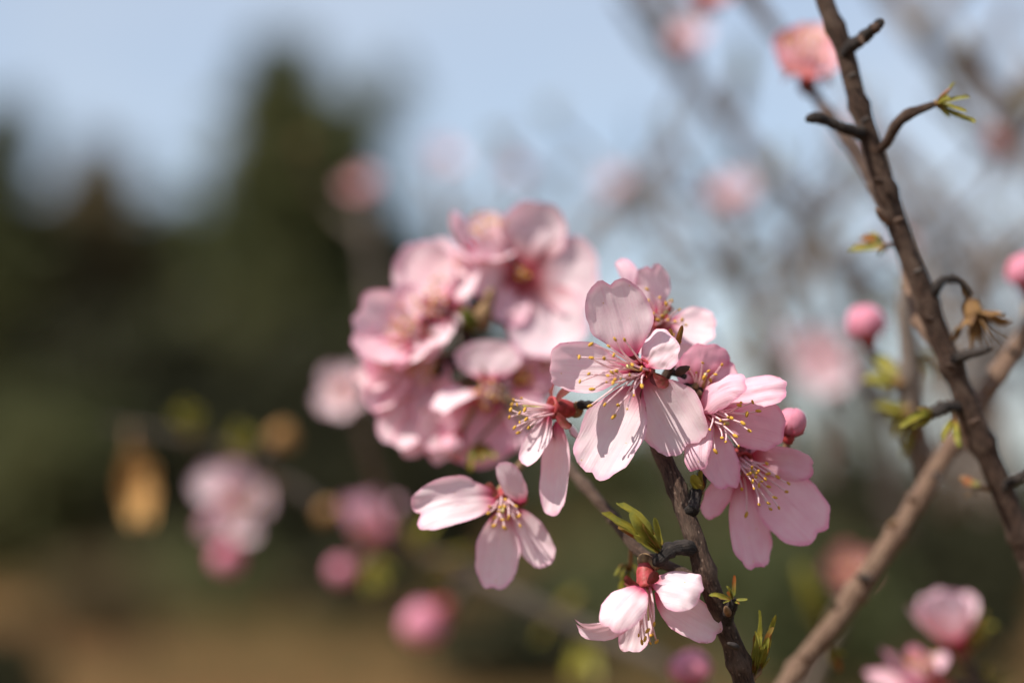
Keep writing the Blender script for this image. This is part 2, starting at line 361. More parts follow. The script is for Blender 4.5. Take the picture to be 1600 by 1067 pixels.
# ------------------------------------------------------------------ botanical builders
def tube_data(pts, rads, n=6, attr0=0.0, caps=True):
    v, f, at = [], [], []
    L = 0.0; b = None
    tot = sum((pts[i + 1] - pts[i]).length for i in range(len(pts) - 1)) or 1
    for i, p in enumerate(pts):
        a = (pts[min(i + 1, len(pts) - 1)] - pts[max(i - 1, 0)]).normalized()
        if b is None: b, c = perp(a)
        else:
            b = (b - a * b.dot(a)).normalized(); c = a.cross(b)
        if i: L += (p - pts[i - 1]).length
        for j in range(n):
            t = j * 2 * math.pi / n
            v.append(p + (b * math.cos(t) + c * math.sin(t)) * rads[i]); at.append((L / tot, math.cos(t), math.sin(t)))
    for i in range(len(pts) - 1):
        for j in range(n): f.append((i * n + j, i * n + (j + 1) % n, (i + 1) * n + (j + 1) % n, (i + 1) * n + j))
    if caps:
        f.append(tuple(range(n))[::-1]); k = (len(pts) - 1) * n; f.append(tuple(k + j for j in range(n)))
    return v, f, at

def petal_mesh(name, B, T, width, N, mat, seed, origin, bend=0.25, curl=0.0, cup=0.5, kl=None, kr=None, notch=0.05,
               ruffle=0.02, claw=0.40, belly=0.55, na=30, nr=8, lip=0.0):
    """a petal from B to T; N is the side it shows to the flower's face. bend/curl in radians along it, cup across it"""
    a = (T - B); L = a.length; a.normalize(); n = (N - a * N.dot(a))
    if n.length < 1e-4: n = perp(a)[0]
    n.normalize(); b = n.cross(a)
    K = 40; x = z = 0.0; prof = [(0.0, 0.0, 0.0)]
    for i in range(K):
        t = (i + .5) / K
        ph = bend * (t - .5) * 2 - curl * sstep(.55, 1, t) * (t - .4) * 2
        x += math.cos(ph) / K; z += math.sin(ph) / K; prof.append((x, z, ph))
    ch = math.hypot(x, z); rot = math.atan2(z, x); s = 1 / ch
    prof = [((px * math.cos(rot) + pz * math.sin(rot)) * s, (pz * math.cos(rot) - px * math.sin(rot)) * s, ph - rot) for px, pz, ph in prof]
    def mid(u):
        t = max(0, min(1, u)) * K; i = min(int(t), K - 1); w = t - i; p, q = prof[i], prof[i + 1]
        return tuple(p[k] * (1 - w) + q[k] * w for k in range(3))
    kl = cup if kl is None else kl; kr = cup if kr is None else kr
    hwid = width / 2; v, at = [], []
    sd = Vector((seed * 1.7, seed * .37, 0))
    def point(r, th):
        cx_, sx_ = math.cos(th), math.sin(th)
        if cx_ > 0: cx_, sx_ = cx_ ** .84, math.copysign(abs(sx_) ** .84, sx_)
        xi, et = cx_ * r, sx_ * r
        rr = 1 + .075 * r ** 4 * noise.noise(Vector((math.cos(th) * 2.2, math.sin(th) * 2.2, 0)) + sd) \
             + .030 * r ** 6 * noise.noise(Vector((math.cos(th) * 9, math.sin(th) * 9, 4)) + sd)
        xi *= rr; et *= rr
        p = (xi + 1) / 2
        g = claw + (1 - claw) * sstep(-.05, belly, p)
        nt = notch * math.exp(-(et / .17) ** 2) * sstep(.62, 1, p)
        u = p - nt; vv = et * g
        mx, mz, ph = mid(u)
        k = (kl if vv < 0 else kr) * (.35 + .65 * sstep(.0, .5, u)); kk = max(abs(k), 1e-3) * (1 if k >= 0 else -1)
        yy = math.sin(kk * abs(vv)) / kk * (1 if vv >= 0 else -1); zz = (1 - math.cos(kk * vv)) / kk
        zz += -.10 * math.exp(-(vv / .09) ** 2) * .35 * (1 - p)
        ed = max(abs(vv), 2 * p - 1)
        hh = ruffle * (noise.noise(Vector((xi * 1.6, et * 2.6, 1)) + sd) * 1.0 + sstep(.55, 1, r) * 1.5 * noise.noise(Vector((math.cos(th) * 2.6, math.sin(th) * 2.6, 7)) + sd))
        hh += ruffle * .38 * sstep(.15, .6, p) * noise.noise(Vector((vv * 5.5, u * 1.2, 3)) + sd)
        hh += lip * sstep(.80, 1.0, r) * sstep(.25, .6, p)
        up = zz * hwid + hh * L
        pos = B + a * (mx * L - math.sin(ph) * up) + n * (mz * L + math.cos(ph) * up) + b * (yy * hwid)
        return pos - origin, (u, vv, r)
    p0, a0 = point(0, 0); v.append(p0); at.append(a0)
    for i in range(1, nr + 1):
        r = (i / nr) ** .85
        for j in range(na):
            q, w = point(r, 2 * math.pi * j / na); v.append(q); at.append(w)
    f = [(0, 1 + j, 1 + (j + 1) % na) for j in range(na)]
    for i in range(nr - 1):
        k = 1 + i * na
        for j in range(na): f.append((k + j, k + na + j, k + na + (j + 1) % na, k + (j + 1) % na))
    return mesh(name, v, f, mat, attr=at)

def make_anther():
    v, f = [], []; nu, nv = 9, 5
    for i in range(nv + 1):
        th = math.pi * i / nv
        for j in range(nu):
            ph = 2 * math.pi * j / nu; r = math.sin(th) * (1 - .28 * abs(math.cos(ph)) ** 6)
            v.append((r * math.cos(ph) * .62, r * math.sin(ph) * .5, math.cos(th)))
    for i in range(nv):
        for j in range(nu): f.append((i * nu + j, (i + 1) * nu + j, (i + 1) * nu + (j + 1) % nu, i * nu + (j + 1) % nu))
    return mesh('anther', v, f, M_ANTH)
ANTHER = make_anther()

def lathe(p0, axis, prof, n=12):
    b, c = perp(axis); v, f = [], []
    for (d, r) in prof:
        for j in range(n):
            t = j * 2 * math.pi / n; v.append(p0 + axis * d + (b * math.cos(t) + c * math.sin(t)) * r)
    for i in range(len(prof) - 1):
        for j in range(n): f.append((i * n + j, i * n + (j + 1) % n, (i + 1) * n + (j + 1) % n, (i + 1) * n + j))
    f.append(tuple(range(n))[::-1]); k = (len(prof) - 1) * n; f.append(tuple(k + j for j in range(n)))
    return v, f

BRANCH_PTS = []                 # (point, radius) along every branch and twig, for the flower stalks to reach
def nearest_branch(p):
    return min(BRANCH_PTS, key=lambda q: (q[0] - p).length_squared)

def stalk(root, base, axis, mat, to=None, r=0.0009):
    if to is None:
        q = nearest_branch(base); to = q[0]
    d = (to - base).length
    h = base - axis * min(d * .45, .006)
    pts = []
    for i in range(8):
        t = i / 7; pts.append((1 - t) ** 2 * base + 2 * t * (1 - t) * h + t * t * to)
    pts = [base + axis * .0006] + pts
    v, f, at = tube_data([p - base for p in pts], [r * 1.1] + [r * (1 - .15 * math.sin(i)) for i in range(8)], 7)
    link('pedicel', mesh('pedicel', v, f, mat, attr=at), root)

def blossom(label, center, axis, petals, s=1.0, mat=None, seed=1, lod=0, stamens=22, sl=11.0, spread=0.75, anthers=None,
            stalk_to=None, group='almond blossoms on the near twigs', tint=1.0, dz=0.0, cup_len=5.5, rim=2.6, sepals=5, sepal_back=.5, sepal_len=4.5):
    """center: Vector of the throat; axis: way the flower faces; petals: dicts with a tip, a width and optional shape"""
    mat = mat or M_PET; r = random.Random(seed); mm = 1e-3 * s
    base = center - axis * cup_len * mm
    root = tag(link('almond_blossom', None, None, base), label, 'blossom', group)
    e1, e2 = perp(axis)
    NA, NR = (48, 10) if lod == 0 else (22, 6)
    for i, p in enumerate(petals):
        T = p['tip']; Bp = p.get('base')
        if Bp is None:
            out = (T - center); out = out - axis * out.dot(axis)
            if out.length > 1e-6: out.normalize()
            Bp = center + out * rim * mm * .75 - axis * 0.4 * mm
        N = p.get('n', axis)
        o = link('petal', petal_mesh('petal', Bp, T, p['w'], N, p.get('mat', mat), seed * 13 + i * 5, base,
                 bend=p.get('bend', .35), curl=p.get('curl', 0), cup=p.get('cup', .5), kl=p.get('kl'), kr=p.get('kr'),
                 notch=p.get('notch', .04), ruffle=p.get('ruffle', .022 if lod == 0 else .045), claw=p.get('claw', .54), belly=p.get('belly', .46), lip=p.get('lip', 0), na=NA, nr=NR), root)
        g = tint * r.uniform(.95, 1.03); o.color = (g, g, g, 1)
    # calyx cup, throat and sepals
    v, f = lathe(-axis * 0, axis, [(0, 1.0 * mm), (.8 * mm, 1.7 * mm), (2.4 * mm, 2.2 * mm), (cup_len * mm * .85, rim * mm * .95), (cup_len * mm, rim * mm), (cup_len * mm * .98, rim * mm * .8), (cup_len * mm * .72, rim * mm * .55)], 14)
    link('calyx_cup', mesh('calyx_cup', v, f, M_CALYX), root)
    v, f = lathe(axis * cup_len * mm * .73, axis, [(0, rim * mm * .6), (.4 * mm, rim * mm * .62), (.7 * mm, .5 * mm)], 12)
    link('throat', mesh('throat', v, f, M_THROAT), root)
    for i in range(sepals):
        an = 2 * math.pi * (i + .5) / 5 + seed; o = e1 * math.cos(an) + e2 * math.sin(an)
        b0 = center + o * rim * mm * .9 - axis * .6 * mm; t0 = b0 + (o * (1 - sepal_back * .5) - axis * sepal_back) * sepal_len * mm
        link('sepal', petal_mesh('sepal', b0, t0, 2.9 * mm, axis, M_SEPAL, seed + i, base, bend=-.3, cup=.6, notch=-.12, claw=.8, belly=.25, ruffle=.05, na=14, nr=4), root)
    # stamens
    tips = []
    if anthers is not None: tips = list(anthers)
    else:
        for i in range(stamens):
            an = i * 2.399 + seed; q = spread * math.sqrt((i + .5) / stamens)
            d = (axis + (e1 * math.cos(an) + e2 * math.sin(an)) * q + Vector((r.gauss(0, .1), r.gauss(0, .1), r.gauss(0, .1)))).normalized()
            tips.append(center + d * sl * mm * r.uniform(.72, 1.1))
    allv, allf, allm, alla = [], [], [], []
    for i, tp in enumerate(tips):
        d = tp - center; o = d - axis * d.dot(axis); ol = o.length
        o = o / ol if ol > 1e-6 else e1
        b0 = center + o * rim * mm * r.uniform(.25, .75) - axis * r.uniform(.2, 1.6) * mm
        ln = (tp - b0).length; ctl = b0 + (axis * .55 + (tp - b0).normalized() * .45) * ln * .5 + Vector((r.gauss(0, 1), r.gauss(0, 1), r.gauss(0, 1))) * ln * .075
        npt = 9 if lod == 0 else 4
        pts = [((1 - t) ** 2 * b0 + 2 * t * (1 - t) * ctl + t * t * tp) - base for t in [k / (npt - 1) for k in range(npt)]]
        v, f, at = tube_data(pts, [(.30 - .13 * k / (npt - 1)) * mm for k in range(npt)], 6 if lod == 0 else 4)
        dirn = (pts[-1] - pts[-2]).normalized() + Vector((r.gauss(0, .6), r.gauss(0, .6), r.gauss(0, .6)))
        rot = dirn.to_track_quat('Z', 'Y'); sc = mm * r.uniform(.48, .84)
        if lod == 0:
            st = link('stamen', mesh('stamen', v, f, M_FIL, attr=at), root)
            an = link('anther', ANTHER, st, pts[-1]); an.rotation_mode = 'QUATERNION'; an.rotation_quaternion = rot; an.scale = (sc, sc, sc)
        else:
            k = len(allv); allv += v; alla += at; allf += [tuple(x + k for x in q) for q in f]; allm += [0] * len(f)
            k = len(allv)
            for w in ANTHER.vertices: allv.append(pts[-1] + rot @ (w.co * sc)); alla.append((1, 0, 0))
            for q in ANTHER.polygons: allf.append(tuple(x + k for x in q.vertices)); allm.append(1)
    if lod and allv:
        so = link('stamens', mesh('stamens', allv, allf, [M_FIL, M_ANTH], attr=alla, midx=allm), root); so['kind'] = 'stuff'
    # style
    if lod == 0:
        tp = center + (axis + e1 * .12).normalized() * sl * mm * .6 - base; b0 = axis * (cup_len - 1.5) * mm
        v, f, at = tube_data([b0 + (tp - b0) * t / 5 + e2 * math.sin(t) * .2 * mm for t in range(6)], [.36 * mm, .3 * mm, .27 * mm, .27 * mm, .3 * mm, .48 * mm], 7)
        link('style', mesh('style', v, f, M_STYLE, attr=at), root)
    v, f = lathe(-axis * 1.6 * mm, axis, [(0, .9 * mm), (.7 * mm, 1.7 * mm), (1.8 * mm, 1.9 * mm), (2.5 * mm, 1.5 * mm)], 9)
    link('bud_scale', mesh('bud_scale', v, f, M_SCALE), root)
    stalk(root, base - axis * 1.2 * mm, axis, M_SCALE, stalk_to)
    return root

def px_petals(dz, spec, sun=None):
    """spec rows: (tip x, tip y, extra dz, width px, options)"""
    out = []
    for row in spec:
        x, y, e, w, o = row
        if sun:                        # tilt the whole flower towards the light
            e += sun[2] * (-.45 * (x - sun[0]) - .6 * (sun[1] - y)) / -.66 * PX(dz) * 1e3
        d = dict(o); d['tip'] = P(x, y, dz + e); d['w'] = w * PX(dz)
        if 'b' in d: bx, by, be = d.pop('b'); d['base'] = P(bx, by, dz + be)
        if 'nn' in d: d['n'] = D(*d.pop('nn'))
        out.append(d)
    return out

def auto_petals(center, axis, size, n=5, open_=0.25, seed=0, w=.78, skip=(), **kw):
    e1, e2 = perp(axis); r = random.Random(seed); out = []
    for i in range(n):
        if i in skip: continue
        an = 2 * math.pi * i / n + seed * .7 + r.gauss(0, .08); o = e1 * math.cos(an) + e2 * math.sin(an)
        L = size * r.uniform(.9, 1.08); k = open_ + r.gauss(0, .08)
        d = dict(tip=center + (o * math.cos(k) + axis * math.sin(k)) * L, w=L * w * r.uniform(.92, 1.08),
                 bend=r.uniform(.2, .7), curl=r.uniform(-.2, .7), cup=r.uniform(.3, .8), notch=r.uniform(.02, .09), ruffle=r.uniform(.015, .04))
        d.update(kw); out.append(d)
    return out

def bud(label, base, axis, length, mat=None, seed=1, group='pink flower buds', stalk_to=None, fat=.62, open_=0.0):
    root = tag(link('flower_bud', None, None, base), label, 'flower bud', group)
    e1, e2 = perp(axis); mat = mat or M_BUD; r = random.Random(seed)
    c0 = base + axis * length * .22
    for i in range(5):
        an = i * 2.513 + seed; o = e1 * math.cos(an) + e2 * math.sin(an)
        b0 = c0 + o * length * .09; tp = base + axis * length * r.uniform(.95, 1.03) + o * length * (.03 + open_) * r.uniform(.7, 1.2)
        k = link('petal', petal_mesh('petal', b0, tp, length * fat * 1.35, -o, mat, seed + i * 3, base, bend=1.35, curl=-.2, cup=1.25, notch=.0, claw=.5, belly=.45, ruffle=.012, na=20, nr=6), root)
        k.color = (1, 1, 1, 1)
    rr = length * .15
    v, f = lathe(Vector(), axis, [(0, rr * .35), (length * .04, rr * .9), (length * .16, rr * 1.15), (length * .28, rr * 1.2), (length * .3, rr * .6)], 11)
    link('calyx_cup', mesh('calyx_cup', v, f, M_CALYX), root)
    for i in range(5):
        an = i * 2.513 / 2 + seed; an = 2 * math.pi * i / 5 + seed; o = e1 * math.cos(an) + e2 * math.sin(an)
        b0 = base + axis * length * .22 + o * rr * 1.15
        link('sepal', petal_mesh('sepal', b0, b0 + axis * length * .32 + o * length * .10, length * .2, -o, M_SEPAL, seed + i, base, bend=.5, cup=.5, notch=0, claw=.8, belly=.3, na=12, nr=4), root)
    stalk(root, base + axis * length * .02, axis, M_SCALE, stalk_to)
    return root

def spline(pts, step):
    """Catmull-Rom through (Vector, radius) points"""
    out = []
    for i in range(len(pts) - 1):
        p0, p1, p2, p3 = pts[max(i - 1, 0)], pts[i], pts[i + 1], pts[min(i + 2, len(pts) - 1)]
        n = max(2, int((p2[0] - p1[0]).length / step))
        for k in range(n):
            t = k / n
            q = [.5 * (2 * p1[j] + (p2[j] - p0[j]) * t + (2 * p0[j] - 5 * p1[j] + 4 * p2[j] - p3[j]) * t * t + (3 * p1[j] - p0[j] - 3 * p2[j] + p3[j]) * t ** 3) for j in (0, 1)]
            out.append((q[0], max(q[1], 1e-5)))
    out.append(pts[-1]); return out

def wood(name, pts, parent, origin, mat, seed, step=.0020, n=12, rough=.06, nodes=True):
    """a knotty tapering stem through rows (px, py, dz, radius px)"""
    sp = spline([(P(x, y, z), r * PX(z)) for x, y, z, r in pts], step)
    rr = random.Random(seed); ps, rs = [], []; L = 0; nxt = rr.uniform(.008, .016); bump = []
    for i, (p, r) in enumerate(sp):
        if i: L += (p - sp[i - 1][0]).length
        k = 1 + rough * noise.noise(p * 160 + Vector((seed, 0, 0)))
        if nodes:
            if L > nxt: bump.append(L); nxt = L + rr.uniform(.014, .03)
            for q in bump[-2:]: k += .24 * math.exp(-((L - q) / .0020) ** 2) - .07 * math.exp(-((L - q - .004) / .0022) ** 2)
        if name == 'spur': k += .13 * math.sin(L * 2 * math.pi / .0017 + 3 * noise.noise(p * 300)) + .16 * noise.noise(p * 520)
        j = Vector((noise.noise(p * 90), noise.noise(p * 90 + Vector((5, 0, 0))), noise.noise(p * 90 + Vector((9, 3, 0))))) * r * .12
        ps.append(p + j); rs.append(r * k); BRANCH_PTS.append((p + j, r))
    e = (ps[-1] - ps[-2]).normalized()
    ps += [ps[-1] + e * rs[-1] * .45, ps[-1] + e * rs[-1] * .7]; rs += [rs[-1] * .8, rs[-1] * .3]
    v, f, at = tube_data([p - origin for p in ps], rs, n)
    for i, q in enumerate(v):
        c = ps[i // n] - origin; d = q - c
        v[i] = c + d * (1 + rough * 1.3 * noise.noise((q + origin) * 420 + Vector((seed, 1, 0))))
    # absolute length along the stem for the bark streaks
    tot = sum((ps[i + 1] - ps[i]).length for i in range(len(ps) - 1)); at = [(a[0] * tot * 4, a[1], a[2]) for a in at]
    return link(name, mesh(name, v, f, mat, attr=at), parent)

class Branch:
    def __init__(s, label, pts, mat, seed, group=None, n=14, step=.0022, cat='branch', name='almond_branch'):
        s.origin = P(*pts[0][:3])
        s.o = wood(name, pts, None, s.origin, mat, seed, step, n); s.o.location = s.origin
        tag(s.o, label, cat, group); s.mat = mat; s.seed = seed
    def twig(s, pts, mat=None, name='twig', n=9, step=.0022):
        s.seed += 1
        return wood(name, pts, s.o, s.origin, mat or (M_SPUR if name == 'spur' else s.mat), s.seed, step * (.28 if name == 'spur' else .6), n, .17 if name == 'spur' else .09)
    def shoot(s, base, tips, mat=None, w=.24, seed=1, rad=4.0, stem=None):
        """a leaf shoot: short green stem with leaves; base (px,py,dz); tips rows (px,py,dz)"""
        mat = mat or M_LEAF; b = P(*base); r = random.Random(seed)
        cen = Vector((0, 0, 0))
        for t in tips: cen += P(*t[:3])
        cen /= len(tips); mid = b + (cen - b) * .35
        near = nearest_branch(b)
        pts = [near[0], near[0] * .4 + b * .6, b, mid]
        rp = rad * PX(base[2]) * .5
        v, f, at = tube_data([p - s.origin for p in pts], [rp * 1.15, rp, rp, rp * .35], 7)
        so = link('leaf_shoot', mesh('leaf_shoot', v, f, M_SCALE, attr=at), s.o)
        more = []
        for t in tips:
            for _ in range(2):
                k = r.uniform(.4, .8); more.append((base[0] + (t[0] - base[0]) * k + r.uniform(-9, 9), base[1] + (t[1] - base[1]) * k + r.uniform(-9, 9), base[2] + (t[2] - base[2]) * k + r.uniform(-3, 3), .26) + ((1,) if r.random() < .35 else ()))
        for i, t in enumerate(list(tips) + more):
            T = P(*t[:3]); wd = (T - b).length * (t[3] if len(t) > 3 else w) * .72; m2 = M_LEAFB if (len(t) > 4) else mat
            N = (D(r.uniform(-.6, .2), .6, r.uniform(.3, .9)))
            link('leaf', petal_mesh('leaf', b + (T - b) * r.uniform(.02, .12), T, wd, N, m2, seed * 7 + i, s.origin, bend=r.uniform(-.5, .4), curl=r.uniform(-.3, .6),
                 cup=r.uniform(.7, 1.15), notch=-.06, claw=.55, belly=.35, ruffle=.03, na=18, nr=5), so)
        return so
    def bud_on(s, base, tip, w, mat=None, seed=1):
        b, t = P(*base), P(*tip); ax = (t - b); L = ax.length; ax.normalize(); r = w * PX(base[2]) / 2
        v, f = lathe(b - s.origin - ax * r, ax, [(0, r * .5), (L * .2, r * .95), (L * .45, r), (L * .8, r * .6), (L, r * .08)], 9)
        link('bud', mesh('bud', v, f, mat or M_SCALE), s.o)

# ------------------------------------------------------------------ near branches
main = Branch('dark central branch holding the sharpest blossoms', [(1174, 1110, 6, 17.6), (1150, 1020, 4, 16.8), (1122, 950, 2, 16.0), (1097, 880, 0, 16.0), (1078, 820, 2, 15.2), (1052, 750, 6, 14.4), (1026, 690, 11, 13.6), (1016, 640, 14, 11.2), (1034, 600, 14, 8.8), (1050, 568, 12, 6.4), (1056, 552, 11, 4.0)], M_BARK, 3, n=16)
main.twig([(1088, 858, 0, 11), (1070, 856, -2, 12), (1050, 858, -3, 12), (1036, 870, -3, 11), (1026, 880, -2, 9)], name='spur')
main.twig([(1034, 606, 15, 7), (1060, 604, 15, 6), (1085, 606, 14, 6), (1100, 616, 14, 4)], name='spur')
main.twig([(1046, 580, 13, 7), (1058, 584, 13, 5), (1070, 588, 13, 4)], name='spur')
main.twig([(1082, 800, 0, 10), (1088, 770, 6, 10), (1100, 735, 14, 8), (1122, 708, 22, 6), (1142, 704, 25, 5)], name='spur')
main.twig([(1026, 660, 8, 10), (985, 642, 12, 8), (940, 634, 13, 8), (905, 632, 13, 7)], name='spur')
main.twig([(1132, 970, 2, 10), (1140, 952, -2, 9), (1146, 938, -4, 7)], name='spur')
main.shoot((1052, 565, 6), [(1066, 508, 2, .24, 1), (1048, 512, 4, .3), (1060, 530, 5, .38)], M_LEAFB, .36, 5, 8)
main.shoot((1036, 866, -3), [(962, 785, -4), (940, 800, -6), (985, 800, -6, .3), (1022, 808, -4, .3), (990, 838, -8, .34), (1005, 815, -2, .3)], M_LEAF, .26, 6, 9)
main.shoot((1146, 938, -4), [(1148, 898, -4, .3, 1), (1108, 930, -6, .3), (1168, 936, -6, .35), (1135, 915, -5, .3)], M_LEAF, .3, 7, 8)
main.shoot((1096, 770, 8), [(1082, 742, 2, .5), (1096, 735, 4, .45)], M_LEAF, .4, 8, 8)
main.shoot((1176, 1062, 6), [(1186, 952, 2, .14), (1196, 1000, 2, .16), (1180, 985, 4, .16)], M_LEAF, .16, 9, 10)
main.shoot((1186, 1050, 8), [(1212, 960, 4, .14), (1204, 985, 6, .16), (1190, 1000, 6, .16, 1)], M_LEAF, .16, 10, 9)
main.bud_on((1138, 958, -4), (1132, 944, -8), 12)
main.bud_on((1150, 1010, -2), (1132, 1002, -4), 11, M_SPUR)
main.bud_on((1062, 580, 4), (1084, 570, 2), 14, M_BARK)

side = Branch('thin dark side twig sloping up to the crowded blossom cluster', [(1092, 905, 4, 7.9), (1040, 882, 12, 8.6), (1000, 862, 18, 9.2), (950, 800, 30, 9.2), (895, 738, 46, 9.2), (830, 665, 68, 9.2), (775, 600, 86, 9.9), (735, 545, 95, 10.6), (728, 500, 97, 9.2), (748, 470, 96, 7.3), (772, 440, 96, 5.3)], M_BARK, 30)
side.twig([(735, 545, 95, 12), (712, 560, 92, 12), (695, 575, 88, 10), (682, 582, 86, 7)], name='spur')
side.twig([(760, 585, 90, 11), (778, 590, 96, 10), (800, 592, 100, 8)], name='spur')
side.twig([(728, 510, 97, 10), (708, 500, 92, 9), (690, 492, 88, 7)], name='spur')
side.bud_on((752, 500, 88), (770, 455, 84), 34, M_SCALE)
side.bud_on((735, 505, 86), (718, 470, 82), 26, M_LEAFB)
side.bud_on((762, 470, 88), (775, 440, 86), 22, M_SCALE)
side.shoot((745, 690, 78), [(752, 722, 74), (775, 716, 74), (735, 735, 74)], M_LEAF, .4, 12, 6)
side.shoot((985, 880, 26), [(960, 900, 30, .5), (1000, 905, 34, .5), (975, 920, 36, .5)], M_LEAF, .4, 13, 8)

up = Branch('tall dark upright branch with short leafy side shoots', [(1190, -320, 40, 10), (1232, -180, 41, 12), (1268, -60, 42, 13.4), (1292, 10, 42, 14.3), (1318, 75, 42, 15.1), (1338, 150, 42, 15.1), (1362, 225, 42, 16.0), (1385, 300, 43, 16.8), (1412, 380, 44, 16.8), (1440, 450, 45, 17.6), (1470, 530, 46, 18.5), (1502, 610, 47, 18.5), (1535, 690, 48, 19.3), (1568, 770, 49, 18.5), (1598, 850, 50, 18.5), (1640, 950, 52, 18.5)], M_BARK, 50, n=16)
up.twig([(1318, 88, 42, 12), (1330, 72, 38, 11), (1348, 60, 34, 10), (1366, 44, 30, 9), (1376, 36, 28, 8)], name='spur')
up.bud_on((1370, 42, 28), (1382, 30, 27), 18, M_BARK); up.bud_on((1345, 60, 32), (1352, 74, 30), 12, M_BARK)
up.twig([(1352, 208, 42, 12), (1328, 204, 38, 9), (1300, 192, 36, 9), (1278, 184, 34, 8), (1262, 187, 33, 5)], name='spur')
up.twig([(1392, 345, 50, 13), (1366, 290, 62, 12), (1335, 235, 80, 11), (1302, 190, 100, 11), (1280, 160, 115, 9), (1268, 138, 122, 8)], M_BARK)
up.twig([(1372, 236, 42, 7), (1386, 222, 36, 8), (1400, 196, 32, 9), (1418, 180, 30, 8), (1442, 170, 28, 7), (1462, 162, 28, 5)], M_BARK)
up.shoot((1460, 162, 28), [(1492, 128, 26, .3), (1515, 152, 26, .26), (1525, 190, 26, .26), (1485, 155, 22, .34), (1500, 182, 30, .3), (1478, 150, 30, .3)], M_LEAF, .28, 21, 12)
up.shoot((1385, 385, 48), [(1326, 392, 52, .34), (1345, 370, 55, .4, 1), (1372, 402, 50, .4)], M_LEAF, .4, 22, 8)
for (bx, by, tx, ty, w) in [(1270, 186, 1256, 178, 16), (1284, 184, 1276, 198, 12), (1310, 196, 1306, 182, 12), (1540, 547, 1556, 540, 13), (1330, 120, 1342, 112, 12), (1350, 190, 1362, 180, 12), (1402, 345, 1416, 338, 13), (1432, 425, 1448, 418, 12), (1455, 500, 1440, 492, 14), (1490, 575, 1474, 566, 13), (1520, 660, 1536, 652, 13), (1376, 285, 1362, 277, 13)]:
    up.bud_on((bx, by, 38), (tx, ty, 36), w * .8, M_SPUR if w < 13 else M_BARK)
up.bud_on((1385, 345, 42), (1364, 322, 37), 15, M_BARKB)
up.twig([(1455, 468, 45, 9), (1466, 446, 42, 8), (1480, 436, 42, 6), (1500, 440, 44, 5), (1515, 460, 46, 5)], name='spur')
up.twig([(1488, 565, 46, 10), (1505, 556, 40, 9), (1530, 550, 36, 7), (1545, 545, 34, 5)], name='spur')
up.twig([(1512, 640, 48, 12), (1480, 636, 44, 10), (1455, 648, 42, 8)], name='spur')
up.shoot((1462, 645, 42), [(1405, 668, 38, .3), (1418, 655, 36, .3), (1432, 640, 40, .34, 1), (1440, 668, 40, .3)], M_LEAF, .3, 23, 10)
up.shoot((1490, 650, 44), [(1472, 690, 40, .3), (1500, 700, 38, .3)], M_LEAF, .3, 24, 9)
up.twig([(1562, 768, 49, 12), (1580, 752, 46, 10), (1612, 735, 44, 9)], name='spur')
up.shoot((1535, 760, 52), [(1500, 745, 58, .4, 1), (1512, 775, 58, .4, 1)], M_LEAFB, .4, 25, 9)
up.twig([(1470, 535, 47, 15), (1440, 500, 56, 14), (1422, 440, 66, 12), (1410, 380, 72, 9)], M_BARKB)
up.twig([(1600, 870, 52, 14), (1580, 800, 60, 14), (1556, 735, 66, 13), (1520, 690, 64, 13), (1500, 640, 60, 12)], M_BARKB)
back = Branch('short brown stem with fresh green shoots behind the upright branch', [(1452, 760, 118, 15), (1436, 690, 112, 16), (1424, 620, 108, 17), (1418, 545, 105, 15), (1412, 480, 104, 12), (1418, 430, 104, 8)], M_BARKG, 80)
back.twig([(1424, 600, 108, 11), (1392, 570, 118, 10), (1362, 548, 124, 8)], name='twig')
for i, (bx, by, tips) in enumerate([(1410, 600, [(1370, 560, 112), (1385, 615, 112), (1350, 590, 118)]), (1420, 640, [(1385, 650, 112), (1368, 632, 116), (1398, 680, 112)]),
        (1425, 560, [(1455, 590, 110), (1462, 555, 112)]), (1420, 470, [(1432, 428, 104), (1405, 440, 106), (1440, 460, 108)]), (1424, 650, [(1450, 700, 112), (1410, 710, 116)])]):
    back.shoot((bx, by, 104), tips, M_LEAF, .52, 40 + i, 10)

slant = Branch('lit brown branch slanting up across the upright branch', [(1205, 1110, 76, 15.6), (1245, 1045, 76, 15.6), (1308, 968, 76, 15.6), (1330, 935, 77, 17.7), (1385, 858, 78, 16.3), (1440, 770, 80, 15.6), (1490, 692, 82, 15.0), (1545, 608, 84, 15.0), (1590, 540, 86, 15.0), (1650, 450, 88, 15.0)], M_BARKB, 60, n=16)
slant.bud_on((1318, 960, 76), (1294, 938, 74), 16, M_BARK); slant.bud_on((1398, 820, 78), (1385, 818, 74), 16)
for (bx, by, tx, ty, w) in [(1262, 1030, 1244, 1016, 14), (1352, 900, 1370, 908, 12), (1428, 782, 1412, 768, 15), (1462, 742, 1478, 752, 12), (1350, 905, 1332, 894, 13), (1548, 610, 1532, 596, 15), (1580, 548, 1596, 560, 12)]:
    slant.bud_on((bx, by, 74), (tx, ty, 72), w * .85, M_SPUR if w < 14 else M_BARKB)
slant.shoot((1296, 1010, 78), [(1322, 1022, 76, .4), (1300, 1040, 80, .4), (1312, 1050, 80, .4, 1)], M_LEAF, .4, 31, 9)

